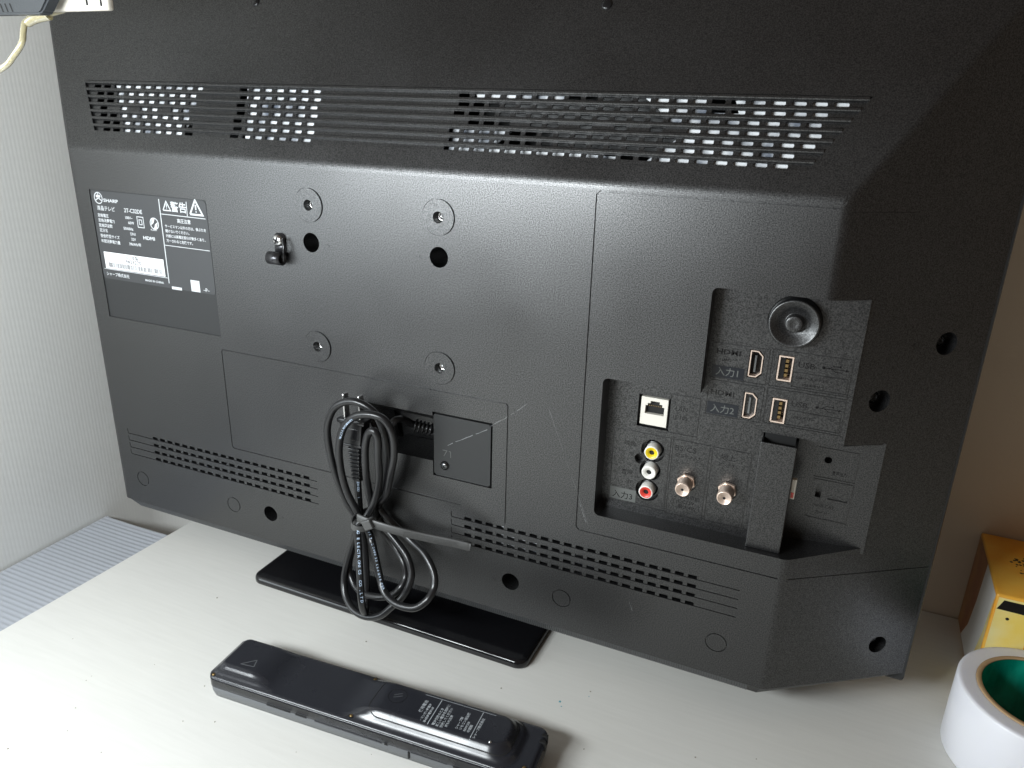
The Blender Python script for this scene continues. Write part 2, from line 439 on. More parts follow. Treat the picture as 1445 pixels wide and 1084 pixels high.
# cable well and its cover gap
H([(-8, -85.6), (44, -85.8), (44.0, -82.7), (90, -82.7), (90, -131.5), (44, -131.5), (43.9, -120.3), (4, -120.6), (-4, -112), (-10, -95)], 26)
# seam of the port panel (left, top, bottom) - the top runs on over the bevel
PZT, PZB = 73.0, -146.5
H(stroke([(MR-r+.0, PZT), (154.5, PZT), (152.4, PZT-2), (152.4, PZB+2), (154.5, PZB), (MR-r, PZB)], .75), 1.0)
# lower vents
rows = [-161.4, -168.0, -174.6, -181.2]
for (xa, xb, ha, hb) in ((-261.4, -59.4, -232, -68), (58.5, 260.7, 69, 233)):
    for z in rows:
        H(stroke([(xa, z), (xb, z)], .6), 1.1)
        H([(xa-.25, z+.35), (xa+.25, z+.35), (xa+.25, z+4.2), (xa-.25, z+4.2)], 1.0)
        x = ha
        while x < hb:
            H([(x, z+.31), (x+5.6, z+.31), (x+5.6, z+2.5), (x, z+2.5)], 2.2, False); x += 8.4
# port bay notch in the outer outline
AX, AZT, AZB, BX, BZT, BZB = 222.7, 25.8, -59.0, 163.8, -37.5, -132.6
def arc(cx, cy, rr, a0, a1, n=5): return [(cx+rr*math.cos(R(a0+(a1-a0)*k/n)), cy+rr*math.sin(R(a0+(a1-a0)*k/n))) for k in range(n+1)]
baypath = [(MR-r, AZT)] + arc(AX+3.5, AZT-3.5, 3.5, 90, 180) + [(AX, BZT)] + arc(BX+3.5, BZT-3.5, 3.5, 90, 180) + arc(BX+3.5, BZB+3.5, 3.5, 180, 270) + [(MR-r, BZB)]
outer = [(ML+r, MB), (MR-r, MB)] + baypath[::-1] + [(MR-r, MT-r), (ML+r, MT-r)]
bm = NB(); plate(bm, FM, outer, holes)
# --- upper slope
VS0, VS1 = 14.6, 54.0                                        # vent opening, bottom and top
vxl = lambda s: -252-(s-VS0)*.58
vxr = lambda s: 262.5+(s-VS0)*.61
vent_poly = [(vxl(VS0), VS0), (vxr(VS0), VS0), (vxr(VS1), VS1), (vxl(VS1), VS1)]
touter = [(hipL(r)+r, r), (hipR(r)-r, r), (hipR(LS)-r, LS), (hipL(LS)+r, LS)]
plate(bm, FT, touter, [(vent_poly, 2.0, False)])
# vent floor with its rows of holes
fh = []; NROW = 7; VP = (VS1-VS0)/NROW
blank4 = {2, 4, 7, 24, 27, 31, 35, 38, 40, 42, 44}
for k in range(NROW):
    s1 = VS1 - k*VP - 2.5; s0 = s1 - 2.45
    for (xa, xb) in ((vxl(s0)+7, -157), (-121, -46), (52.5-k*.6, vxr(s0)-9)):
        x = xa + (k % 2)*1.5; 
        while x + 7.4 < xb+3:
            j = int((x+270)/10.3)
            if not (k == 3 and j in blank4):
                fh.append(([(x+.5, s0), (x+6.9, s0), (x+7.4, s0+.5), (x+7.4, s1-.5), (x+6.9, s1), (x+.5, s1), (x, s1-.5), (x, s0+.5)], 3.0, False))
            x += 10.3
plate(bm, FT, vent_poly, fh, base=2.0)
# --- bevels
RZB = MB
rb = [(r, MB), (LR, MB), (LR, hz(LR, LR)-r*1.3), (r, hz(r, LR)-r*1.3)]
# notch of the bay on the right bevel
tA = (303.0-MR)/cb; tC = (325.3-MR)/cb
rb = [(r, MB), (LR, MB), (LR, OT-r*1.3), (r, hz(r, LR)-r*1.3), (r, AZT), (tA, AZT), (tA, AZB), (tC, AZB-1), (tC, -128.6), (r, BZB)]
rh = []
for (x, z, rr) in ((345.7, 0, 6.6), (317.4, -32.6, 6.6), (346.3, -203, 6.2)): rh.append((circ((x-MR)/cb, z, rr*.98, 26, rr), 9, True))
rh.append((stroke([(r, PZB), (LR, PZB)], .55), .6, True))
rh.append((stroke([(r, PZT-1.6), (LR*.4, PZT-1.6)], .4), .4, True))
for x, z in ((330, -.5), (333, -204.5), (303, -33)):
    t = (x-MR)/cb; rh.append((stroke([(t, z+1.5), (t-2, z), (t, z-1.6)], .28), .3, True))
plate(bm, FR, rb, rh)
lb = [(r, MB), (LL, MB), (LL, OT-r*1.3), (r, hz(r, LL)-r*1.3)]
plate(bm, FLm, lb, [])
# --- rounded creases
def fillet(a0, a1, c0, c1, b0, b1, n=6):
    A = []
    for k in range(n+1):
        t = k/n; f = lambda a, c, b: a*(1-t)**2 + c*2*t*(1-t) + b*t*t
        A.append((f(a0, c0, b0), f(a1, c1, b1)))
    vs = [(bm.verts.new(p), bm.verts.new(q)) for p, q in A]
    for (p, q), (p2, q2) in zip(vs, vs[1:]): bm.faces.new((p, q, q2, p2)).smooth = True
    return A
Cr = Vector((MR, 0, MT)); Clf = Vector((ML, 0, MT))
top = fillet(FM(ML+r, MT-r), FM(MR-r, MT-r), Vector((ML+r*.5, 0, MT)), Vector((MR-r*.5, 0, MT)), FT(hipL(r)+r, r), FT(hipR(r)-r, r))
for z0, z1, xx, F_ in ((MB, BZB, MR, FR), (AZT, MT-r, MR, FR)):
    z1b = z1 if z1 < 0 or z1 == AZT else hz(r, LR)-r*1.3
    sd = fillet(FM(MR-r, z0), FM(MR-r, z1), Vector((MR, 0, z0)), Vector((MR, 0, (z1+z1b)/2)), FR(r, z0), FR(r, z1b))
sdl = fillet(FM(ML+r, MB), FM(ML+r, MT-r), Vector((ML, 0, MB)), Vector((ML, 0, MT-r*.5)), FLm(r, MB), FLm(r, hz(r, LL)-r*1.3))
hp = fillet(FT(hipR(r)-r, r), FT(hipR(LS)-r, LS), FT(hipR(r), r), FT(hipR(LS), LS), FR(r, hz(r, LR)-r*1.3), FR(LR, OT-r*1.3))
hpl = fillet(FT(hipL(r)+r, r), FT(hipL(LS)+r, LS), FT(hipL(r), r), FT(hipL(LS), LS), FLm(r, hz(r, LL)-r*1.3), FLm(LL, OT-r*1.3))
for tp, s_, h_, i in ((top, sd, hp, 1), (top, sdl, hpl, 0)):
    loopv = [p[i] for p in tp] + [p[0] for p in h_][1:] + [p[1] for p in s_][::-1][1:-1]
    cen = sum(loopv, Vector())/len(loopv); cen = cen.lerp(Vector((MR if i else ML, 0, MT)), .25)
    for a, b in zip(loopv, loopv[1:]+loopv[:1]): face(bm, [cen, a, b])
# --- bay walls
def wallseg(p, q, d): face(bm, [(p[0], 0, p[1]), (q[0], 0, q[1]), (q[0], d, q[1]), (p[0], d, p[1])])
for i, (p, q) in enumerate(zip(baypath, baypath[1:])):
    if i == 0: continue
    if i == len(baypath)-2: continue
    wallseg(p, q, 12.3 if max(p[1], q[1]) > BZT+.1 and min(p[0], q[0]) > AX-1 else 15.0)
e1, e2 = MR-r, MR+r*cb
face(bm, [(AX+3.5, 0, AZT), (e1, 0, AZT), (MR-.2, .5, AZT), (e2, r*sb, AZT), (303, 13.0, AZT), (303, 13.5, AZT), (AX+3.5, 13.5, AZT)])
face(bm, [(BX+3.5, 0, BZB), (e1, 0, BZB), (MR-.2, .5, BZB), (e2, r*sb, BZB), (325.3, 28.2, -128.6), (325.3, 29, -128.6), (279, 29, BZB), (BX+3.5, 29, BZB)])
# slab of the upper bay floor, its underside and its left side
face(bm, [(AX, 12.3, AZB), (303, 12.3, AZB), (303, 29, AZB), (AX, 29, AZB)])
face(bm, [(AX, 12.3, BZT+.0), (AX, 12.3, AZB), (AX, 16, AZB), (AX, 16, BZT)])
face(bm, [(303, 13, AZB-.5), (325.3, 28, AZB-.5), (325.3, 29, AZB-.5), (303, 29, AZB-.5)])
# ribbed bottom lip and underside, closing flange
lip = [(ML+4, 3.0), (MR-2, 3.0), (OX-12, 50.0)]
def lipstrip(inset, z, y): return [Vector((ML+6+inset, y, z)), Vector((MR-3-inset*.4, y, z)), Vector((OX-10, OY+y*.3, z))]
s0_ = [Vector((ML+2, .8, MB)), Vector((MR-2, .8, MB)), Vector((OX-2, OY-.5, MB))]
s1_ = [Vector((ML+12, 3.2, MB-6.5)), Vector((MR-4, 3.2, MB-6.5)), Vector((OX-12, OY-1, MB-6.5))]
face(bm, [(ML+r, 0, MB), (MR-r, 0, MB), (MR-2, .8, MB), (ML+2, .8, MB)])
face(bm, [FR(r, MB), FR(LR, MB), s0_[2], s0_[1]]); face(bm, [(MR-r, 0, MB), FR(r, MB), s0_[1]])
for a in (0, 1): face(bm, [s0_[a], s0_[a+1], s1_[a+1], s1_[a]])
face(bm, [FLm(r, MB), FLm(LL, MB), (-OXL+2, OY, MB), s0_[0]])
face(bm, [s0_[0], (-OXL+2, OY, MB), (-OXL+14, OY, MB-6.5), s1_[0]])
face(bm, [s1_[0], s1_[1], s1_[2], (-OXL+14, OY, MB-6.5)])
shell = build('rear_cover', bm, 'plastic', tv)
# ribs of the lip
bm = NB(); x = ML+14
while x < MR-10:
    w = .45
    for q in ((x-w, x+w),):
        a = Vector((q[0], .95, MB-.3)); b_ = Vector((q[1], .95, MB-.3)); c = Vector((q[1], 3.1, MB-6.2)); d = Vector((q[0], 3.1, MB-6.2)); n_ = Vector((0, -.5, -.2))
        face(bm, [a+n_, b_+n_, c+n_, d+n_]); face(bm, [a, a+n_, d+n_, d]); face(bm, [b_, b_+n_, c+n_, c]); face(bm, [a, b_, b_+n_, a+n_])
    x += 1.65
build('lip_ribbing', bm, mat('grey_moulding', (.09, .093, .095), .4), shell, kind='stuff')
# front frame and screen
bm = NB(); box(bm, -349, 368, OY, 66, -236, 203, 2.2); build('front_frame', bm, 'smooth', tv)
bm = NB(); box(bm, -336, 354, 66, 66.6, -215, 190); build('screen', bm, 'gloss', tv)
# vent ribs
for k in range(NROW):
    s1 = VS1 - k*VP; s0 = s1-2.15
    bm = NB()
    prof = [(s0, 2.0), (s0, .35), (s0+.5, -.15), (s1-.45, -.15), (s1, .3), (s1, 2.0)]
    A = [bm.verts.new(FT(vxl(s1)+.6, s, d)) for s, d in prof]; B = [bm.verts.new(FT(vxr(s1)-1.2, s, d)) for s, d in prof]
    for i in range(5): bm.faces.new((A[i], A[i+1], B[i+1], B[i]))
    bm.faces.new(A); bm.faces.new(B[::-1])
    build('vent_rib', bm, 'plastic', shell)
    
# inner panels seen through the holes; their outlines imitate where light gets in
bm = NB(); D0 = 4.3
def inner(pts, d=D0): prism(bm, pts, FT, d, d+1)
inner([(-246, 55), (-158, 55), (-158, 36), (-172, 10), (-224, 10)])
inner([(-117, 55), (-46, 55), (-50, 10), (-108, 10)])
inner([(62, 55), (128, 55), (120, 50.2), (64, 50.2)]); inner([(50, 34), (92, 33), (80, 21), (160, 18.6), (160, 10), (50, 10)], 7.0)
inner([(166, 55), (204, 55), (206, 45), (222, 45), (218, 55), (300, 55), (262, 10), (170, 10), (192, 30), (178, 46)])
build_split('inner_sheet', bm, 'white_metal', tv)
bm = NB(); prism(bm, [(96, -176), (124, -180), (124, -166), (96, -162)], FM, 5, 6); prism(bm, [(150, -184), (172, -186), (172, -176), (150, -172)], FM, 10, 11)
build_split('inner_sheet', bm, 'white_metal', tv)

# label bed and label
bm = NB(); prism(bm, [(-261.3, -56.3), (-141.2, -56.3), (-141.2, 46.9), (-261.3, 46.9)], FM, .7, 1.4)
bed = build('label_bed', bm, 'smooth', shell)
bm = NB(); prism(bm, rrect(-260.2, -142.3, -23.6, 46.0, 3), FM, .35, .65)
lab = build('rating_label', bm, 'label', tv, label='dark grey rating label with pale Japanese print and barcode')
bm = NB()
Z3 = lambda zx, zy: at(120+zx/7.605, 260+zy/7.605, 0)
def lt(zx, zy, s, body, al='LEFT', sx=1.0, bold=.02, b=None):
    p = Z3(zx, zy); text_mesh(b or bm, body, s, FM, p.x, p.z, .28, al, sx, bold)
def rule(za, zb, w, b=None):
    p, q = Z3(*za), Z3(*zb); b_ = NB(); prism(b_, stroke([(p.x, p.z), (q.x, q.z)], w), FM, .28, .34); build('printed_rule', b_, 'print', lab)
lt(195, 188, 3.4, 'SHARP', sx=1.55, bold=.09)
lt(128, 272, 3.9, '液晶テレビ', bold=.05); lt(418, 300, 4.3, '2T-C32DE', bold=.07)
for zx, zy, t in ((135, 345, '定格電圧'), (143, 398, '定格消費電力'), (148, 452, '定格周波数'), (158, 505, '区分名'), (166, 565, '受信機型サイズ'), (174, 620, '年間消費電力量')): lt(zx, zy, 3.0, t, bold=.04)
for zx, zy, t in ((425, 372, '100V~'), (462, 428, '60W'), (412, 487, '50/60Hz'), (485, 548, 'DN1'), (495, 605, '32V'), (473, 655, '39kWh/年')): lt(zx, zy, 3.0, t, bold=.05)
lt(622, 592, 3.7, 'HDMI', sx=1.35, bold=.1); lt(704, 497, 1.7, 'PL.Audio', bold=.03)
rule((785, 160), (900, 1065), .75); rule((815, 320), (1290, 375), .5); rule((855, 655), (1335, 718), .45); rule((1080, 190), (1095, 345), .6); rule((205, 903), (885, 1008), .4)
lt(918, 285, 8.0, '警告', bold=.12); lt(985, 412, 3.4, '高圧注意', bold=.05)
for i, t in enumerate(('サービスマン以外の方は、後ぶたを', '開けないでください。', '内部には高電圧部分が数多くあり、', '万一さわると危険です。')): lt(855+i*6, 462+i*52, 2.55, t, bold=.04)
def tri(zx, zy, h):
    p = Z3(zx, zy); w = h*.58
    prism(bm, stroke([(p.x-w, p.z), (p.x+w, p.z), (p.x, p.z+h)], h*.13, True), FM, .28, .34)
    prism(bm, [(p.x-h*.05, p.z+h*.32), (p.x+h*.05, p.z+h*.32), (p.x+h*.07, p.z+h*.68), (p.x-h*.07, p.z+h*.68)], FM, .28, .34)
    prism(bm, circ(p.x, p.z+h*.2, h*.055, 8), FM, .28, .34)
tri(875, 283, 6.6); tri(1192, 330, 10.5)
for zx, zy, rr in ((138, 148, 4.6), (740, 425, 4.6)):
    p = Z3(zx, zy); prism(bm, ring_outline(p.x, p.z, rr-.4, .7), FM, .28, .34)
    if zx < 200:
        for a in (90, 210, 330): prism(bm, stroke([(p.x, p.z), (p.x+rr*.8*math.cos(R(a)), p.z+rr*.8*math.sin(R(a)))], .8), FM, .28, .34)
        prism(bm, circ(p.x-1.4, p.z+1.3, 1.1, 8), FM, .27, .34); prism(bm, circ(p.x+1.4, p.z+1.3, 1.1, 8), FM, .27, .34)
    else:
        prism(bm, [(p.x-3.6, p.z-1.5), (p.x-2.2, p.z+3.2), (p.x+1.0, p.z+4), (p.x-.8, p.z+.4)], FM, .28, .34); prism(bm, [(p.x+3.6, p.z+1.5), (p.x+2.2, p.z-3.2), (p.x-1.0, p.z-4), (p.x+.8, p.z-.4)], FM, .28, .34)
p = Z3(592, 410); prism(bm, stroke([(p.x-3.2, p.z-4), (p.x+3.2, p.z-4), (p.x+3.2, p.z+4), (p.x-3.2, p.z+4)], .6, True), FM, .28, .34)
prism(bm, stroke([(p.x-1.4, p.z-1.8), (p.x+1.4, p.z-1.8), (p.x+1.4, p.z+1.8), (p.x-1.4, p.z+1.8)], .6, True), FM, .28, .34)
lt(230, 972, 3.2, 'シャープ株式会社', bold=.05); lt(645, 1040, 2.3, 'MADE IN CHINA', sx=1.15, bold=.05)
Z7 = lambda zx, zy: at(130+zx/8.03, 360+zy/8.03, 0)
p = Z7(900, 355); q = Z7(1012, 372); prism(bm, [(p.x, p.z), (q.x, p.z), (q.x, p.z-2.2), (p.x, p.z-2.2)], FM, .28, .34)
p = Z7(1110, 282); prism(bm, [(p.x, p.z), (p.x+8.8, p.z), (p.x+8.8, p.z-8.8), (p.x, p.z-8.8)], FM, .27, .34)
p = Z7(1295, 420); text_mesh(bm, '–P–', 4, FM, p.x, p.z, .28, 'CENTER', 1.0, .04)
build('lettering', bm, 'print', lab)
bm = NB(); p = Z3(198, 722); q = Z3(862, 1000); w0, w1, wz0, wz1 = p.x, q.x, q.z+.5, p.z
prism(bm, [(w0, wz0), (w1, wz0), (w1, wz1), (w0, wz1)], FM, .15, .3); stk = build('serial_sticker', bm, 'paper', lab)
bm = NB(); cz = lambda f: wz0+(wz1-wz0)*f; cx = lambda f: w0+(w1-w0)*f
text_mesh(bm, '2021年製 ①', 3.6, FM, cx(.36), cz(.72), .1, bold=.03); text_mesh(bm, '9423270', 4.2, FM, cx(.36), cz(.46), .1, sx=1.15, bold=.05)
text_mesh(bm, '回', 3.0, FM, cx(.83), cz(.72), .1); text_mesh(bm, '–P–', 2.8, FM, cx(.82), cz(.48), .1)
x = cx(.06)
while x < cx(.96):
    w = random.choice((.22, .3, .5)); prism(bm, [(x, cz(.1)), (x+w, cz(.1)), (x+w, cz(.38)), (x, cz(.38))], FM, .1, .14); x += w+random.choice((.25, .35, .6))
build('lettering', bm, 'ink', stk)

# VESA inserts
for cx_, cz_ in VESA:
    bm = NB(); lathe(bm, [(3.6, 8.0), (3.6, 4.9), (3.4, 4.6), (1.7, 4.6), (1.6, 9.0)], (cx_, 0, cz_), (0, 1, 0), 24)
    ins = build('mount_insert', bm, 'steel', tv, smooth=False, sm_angle=40)
# screws in bevel holes
def screw(center, axis, rr, name, mt, parent, dome=.6, a0=0.3):
    axis = Vector(axis).normalized(); bm = NB(); c = Vector(center)
    lathe(bm, [(rr, 0), (rr, rr*.35), (rr*.8, rr*.62), (rr*.4, rr*.75*dome+rr*.3), (0, rr*.8*dome+rr*.3)], c, axis, 20)
    o = build(name, bm, mt, parent, sm_angle=50)
    a = axis.orthogonal().normalized(); b = axis.cross(a); a, b = a*math.cos(a0)+b*math.sin(a0), b*math.cos(a0)-a*math.sin(a0)
    bm = NB(); L, w = rr*.55, rr*.14
    for p_, q_ in ((a, b), (b, a)):
        hh = c+axis*(rr*.8*dome+rr*.33)
        vs = [hh+p_*L+q_*w, hh+p_*L-q_*w, hh-p_*L-q_*w, hh-p_*L+q_*w]
        lo = [v-axis*rr*.3 for v in vs]; face(bm, vs)
        for i in range(4): face(bm, [vs[i], vs[(i+1) % 4], lo[(i+1) % 4], lo[i]])
    build('cross_slot', bm, 'dark', o); return o
nR = Vector((sb, -cb, 0))
for (x, z) in ((345.7, 0), (317.4, -32.6), (346.3, -203)):
    c = FR((x-MR)/cb, z, 8.0); screw(c, nR, 3.8, 'cover_screw', 'darksteel' if z < -100 else 'emboss', tv)
for (x, z) in ((-121.6, 180), (137.4, 173)):
    s_ = (z-MT)/ca; c = FT(x, s_, .2); bm = NB(); lathe(bm, [(3.4, -.3), (3.4, .6), (2.4, 1.2), (0, 1.3)], c, (0, -ca, sa), 16); build('rubber_plug', bm, 'emboss', tv, sm_angle=50)

# cable clip with screw left of the mounting holes
clip = None
bm = NB()
p = at(394, 339, -1); 
pts = [Vector((p.x-4.2, 0, p.z+4)), Vector((p.x-4.2, -1.4, p.z+4))]
prism(bm, rrect(p.x-4.0, p.x+5.0, p.z-8, p.z+5, 3.0), FM, -1.3, 0)
lathe(bm, [(3.5, 0), (4.6, 0), (4.6, 11.4), (3.5, 11.4), (3.5, 0)], (p.x-6.2, -5.2, p.z-12.0), (1, 0, 0), 28)
prism(bm, [(p.x-3.6, p.z-9), (p.x+4.6, p.z-9), (p.x+4.6, p.z-1), (p.x-3.6, p.z-1)], FM, -1.9, 0)
clip = build('cable_clip', bm, 'clipmetal', tv, sm_angle=40, label='blackened cable clip held by one screw')
screw((p.x, -1.3, p.z), (0, -1, 0), 4.2, 'clip_screw', 'steel', clip)
bm = NB(); tube(bm, spline([(p.x+5.2, -3, p.z+2), (p.x+6.6, -4.5, p.z-3), (p.x+6.4, -5, p.z-9), (p.x+5.4, -4.5, p.z-14)], 5), .9, 8); build('clip_edge', bm, 'emboss', clip, smooth=True)

# scratches on the rear face
SCM = mat('scuffed_plastic', (.20, .205, .21), .5)
def scratch(a, b, w, jit=.2, dp=0.0):
    bm = NB()
    p, q = at(*a, 0), at(*b, 0); n = 14
    P = [(p.x+(q.x-p.x)*i/n+random.uniform(-jit, jit), p.z+(q.z-p.z)*i/n+random.uniform(-jit, jit)) for i in range(n+1)]
    for s_, t_ in zip(P, P[1:]):
        if random.random() < .8: prism(bm, stroke([s_, t_], w*random.uniform(.5, 1.1)), FM, -.05-dp, .01-dp)
    build('scratch', bm, SCM, shell, label='pale scratch across the rear cover')
scratch((632, 628), (688, 606), .45, .2, .52); scratch((690, 604), (752, 566), .35, .35); scratch((775, 578), (830, 742), .12, .2); scratch((817, 708), (828, 742), .35); scratch((888, 850), (892, 862), .3)

# cable well: ramp, cord socket, and cover plate
bm = NB()
Fw = FM
face(bm, [(-8, .2, -85.7), (44, .2, -85.9), (44, 20, -98), (0, 20, -97)])
face(bm, [(4, 0.3, -120.4), (44, .3, -120.1), (44, 22, -116), (8, 22, -116)])
face(bm, [(-8, .2, -85.7), (0, 20, -97), (4, 20, -116), (4, .3, -120.4), (-10, .2, -95)])
build('cable_well', bm, 'plastic', shell)
bm = NB(); prism(bm, rrect(45.1, 88.9, -130.4, -83.9, 1.6), FM, -.5, 1.5)
bmesh.ops.bevel(bm, geom=[e for e in bm.edges if all(abs(v.co.y+.5) < 1e-3 for v in e.verts)], offset=.5, segments=2, affect='EDGES')
cov = build('socket_cover', bm, 'smooth', tv, label='flat square cover plate with one screw beside the cord outlet')
bm = NB(); lathe(bm, [(4.2, -.02), (3.7, -.5), (3.4, -.3), (3.4, .4), (0, .4)], (53.8, -.55, -121.6), (0, -1, 0), 24); build('screw_recess', bm, 'emboss', cov, sm_angle=40)
screw((53.8, -.6, -121.6), (0, -1, 0), 2.5, 'cover_screw', 'darksteel', cov)
bm = NB(); prism(bm, stroke([(52.0, -110), (55.4, -110), (53, -114.4)], .35), FM, -.62, -.4); prism(bm, stroke([(57, -110.2), (58.4, -110.2), (58.4, -114.8)], .35), FM, -.62, -.4)
build_split('moulded_mark', bm, 'tag', cov)

# ---------------------------------------------------------------- port bay
FA = lambda u, v, d=0: Vector((u, 12.3+d, v))
FB = lambda u, v, d=0: Vector((u, 15.0+d, v))
FC = lambda u, v, d=0: Vector((u, 27.4+d, v))
def outl(x0, x1, z0, z1): return [(x0, z0), (x1, z0), (x1, z1), (x0, z1)]
LW, LD = .45, .45
ports = empty; bm = NB(); h = []
for b_ in ((225.4, 256.8, -30.0, -8.6), (258.6, 300.6, -29.6, -8.0), (225.2, 256.8, -53.6, -31.6), (258.6, 300.6, -53.0, -31.2), (270.8, 299.4, -28.2, -19.6), (270.8, 299.2, -51.6, -42.8)):
    h.append((stroke(outl(*b_), LW, True), LD, True))
HD = lambda x, z: [(x, z-7.6), (x+4.0, z-7.6), (x+6.6, z-5.0), (x+6.6, z+5.0), (x+4.0, z+7.6), (x, z+7.6)]
for (x, z) in ((246.6, -18.6), (246.6, -44.4)): h.append(([(a-.8 if a < x+.1 else a+.8, b_+(.8 if b_ > z else -.8)) for a, b_ in HD(x, z)], 5, True))
for (x, z) in ((262.4, -18.6), (262.4, -44.4)): h.append((outl(x-.8, x+8.0, z-7.8, z+7.8), 9, True))
h.append((circ(267.3, 9.3, 14.6, 40), 1.2, True))
plate(bm, FA, [(AX, AZB), (303.4, AZB), (303.4, AZT), (AX, AZT)], h)
hb = []
for b_ in ((169.3, 206.2, -126.6, -75.2), (207.6, 230.3, -127.4, -75.3), (232.0, 255.2, -126.6, -75.5), (203.6, 221.4, -71.4, -46.0)): hb.append((stroke(outl(*b_), LW, True), LD, True))
hb.append((outl(183.4, 203.4, -71.0, -49.4), 3.0, False))
for (x, z, rr) in ((195.3, -86.4, 7.7), (194.7, -100.3, 6.9), (194.0, -114.6, 7.7), (187.6, -93.4, 3.6)): hb.append((circ(x, z, rr, 26), 5, True))
for (x, z) in ((218.6, -103), (243.8, -102.6)): hb.append((circ(x, z, 6.4, 24), 1.0, True))
plate(bm, FB, [(BX-.5, BZB-.4), (259.7, BZB-.4), (259.7, BZT+.4), (BX-.5, BZT+.4)], hb)
hc = [(stroke(outl(290.8, 313.6, -87.2, -68), LW, True), LD, True), (stroke(outl(290.8, 313.4, -114.8, -88.8), LW, True), LD, True), (circ(297.2, -75.6, 2.2, 18), 8, True), (outl(293.4, 296.6, -101, -93.4), 4, True), (outl(300.6, 312, -101, -93.4), .8, True)]
plate(bm, FC, [(279.4, BZB), (325.8, BZB), (325.8, AZB), (279.4, AZB)], hc)
bay = build('port_bay', bm, 'plastic', tv)
bm = NB()
box(bm, 259.5, 279.6, 4.8, 6.4, BZB+.01, -62.3, .5)
box(bm, 278.2, 279.55, 6.0, 29, BZB+.01, -62.5); box(bm, 259.55, 260.6, 6.0, 15.4, BZB+.01, -62.5)
dv = build('bay_divider', bm, 'plastic', bay)
bm = NB(); box(bm, 260.7, 278.1, 14.5, 14.9, BZB+.5, -59.2); build('divider_gap_shade', bm, 'dark', bay)  # black sheet put in for the shade of the hollow behind the divider
# disc boss
bm = NB(); lathe(bm, [(14.2, 0), (13.6, 7.5), (12.9, 8.2), (12.0, 7.9), (8, 4.2), (5.2, 3.4), (5.0, 3.4), (4.6, 8.0), (4.0, 8.4), (2.0, 8.0), (0, 7.8)], (267.3, 13.4, 9.3), (0, -1, 0), 48)
build('round_boss', bm, 'plastic', bay, sm_angle=45)
# LAN jack
bm = NB(); FJ = lambda u, v, d=0: Vector((u, 15.6+d, v))
lx0, lx1, lz0, lz1 = 185.0, 201.8, -69.4, -51.0
cxm = (lx0+lx1)/2+.3
hole = [(cxm-6, -62), (cxm+6, -62), (cxm+6, -56.4), (cxm+4.6, -56.4), (cxm+4.6, -54.8), (cxm+2.9, -54.8), (cxm+2.9, -53.2), (cxm-2.9, -53.2), (cxm-2.9, -54.8), (cxm-4.6, -54.8), (cxm-4.6, -56.4), (cxm-6, -56.4)]
plate(bm, FJ, outl(lx0, lx1, lz0, lz1), [(hole, 9, True)])
for (a, b_) in (((lx0, lz0), (lx1, lz0)), ((lx1, lz0), (lx1, lz1)), ((lx1, lz1), (lx0, lz1)), ((lx0, lz1), (lx0, lz0))): face(bm, [FJ(*a), FJ(*b_), FJ(*b_, 6), FJ(*a, 6)])
lan = build('network_port', bm, 'jack', tv)
bm = NB()
for i in range(8): box(bm, cxm-4.2+i*1.15, cxm-3.7+i*1.15, 18, 24, -57.4, -56.9)
build('contact', bm, 'gold', lan, kind='stuff')
bm = NB(); prism(bm, [(cxm-5.8, -61.8), (cxm+5.8, -61.8), (cxm+5.8, -54), (cxm-5.8, -54)], FJ, 8.6, 8.9); face(bm, [(182, 18.4, -72), (205, 18.4, -72), (205, 18.4, -48), (182, 18.4, -48)]); build('port_back', bm, 'dark', lan)
# AV jacks
for (x, z, c, nm) in ((195.3, -86.4, 'yellow', 'yellow'), (194.7, -100.3, 'white', 'white'), (194.0, -114.6, 'red', 'red')):
    bm = NB(); lathe(bm, [(6.0, 0), (6.0, 1.6), (4.75, 1.8)], (x, 20, z), (0, -1, 0), 28)
    j = build('av_socket', bm, 'emboss', tv, sm_angle=40, label=nm+' round audio-video socket')
    bm = NB(); lathe(bm, [(4.7, 1.5), (4.7, 8.2), (4.35, 8.7), (3.9, 8.7)], (x, 20, z), (0, -1, 0), 28); build('metal_sleeve', bm, 'white' if nm != 'white' else 'white', j, sm_angle=40)
    bm = NB(); lathe(bm, [(3.9, 8.65), (1.75, 8.2), (1.65, 4), (0, 4)], (x, 20, z), (0, -1, 0), 28); build('colour_ring', bm, c, j, sm_angle=40)
    bm = NB(); lathe(bm, [(1.7, 7.2), (0, 7.2)], (x, 20, z), (0, -1, 0), 16); build('centre_hole', bm, 'dark', j)
# aerial connectors
for (x, z, t) in ((218.2, -103.2, 'left'), (243.6, -102.8, 'right')):
    bm = NB(); lathe(bm, [(5.9, 0), (5.9, 1.8), (5.5, 2.2), (4.6, 2.2)], (x, 15.8, z), (0, -1, 0), 6); n_ = build('aerial_socket', bm, 'nickel', tv)
    bm = NB(); pr = [(4.6, 2)]
    for k in range(9): pr += [(4.75, 2.4+k*1.0), (4.5, 2.9+k*1.0)]
    pr += [(4.6, 11.8), (4.3, 12.3), (3.9, 12.4), (3.7, 11.9), (.8, 11.9), (.7, 10), (0, 10)]
    lathe(bm, pr, (x, 15.8, z), (0, -1, 0), 32); build('threaded_barrel', bm, 'nickel', n_, sm_angle=60)
    bm = NB(); lathe(bm, [(.85, 12.0), (0, 12.0)], (x, 15.8, z), (0, -1, 0), 12); build('centre_hole', bm, 'dark', n_)
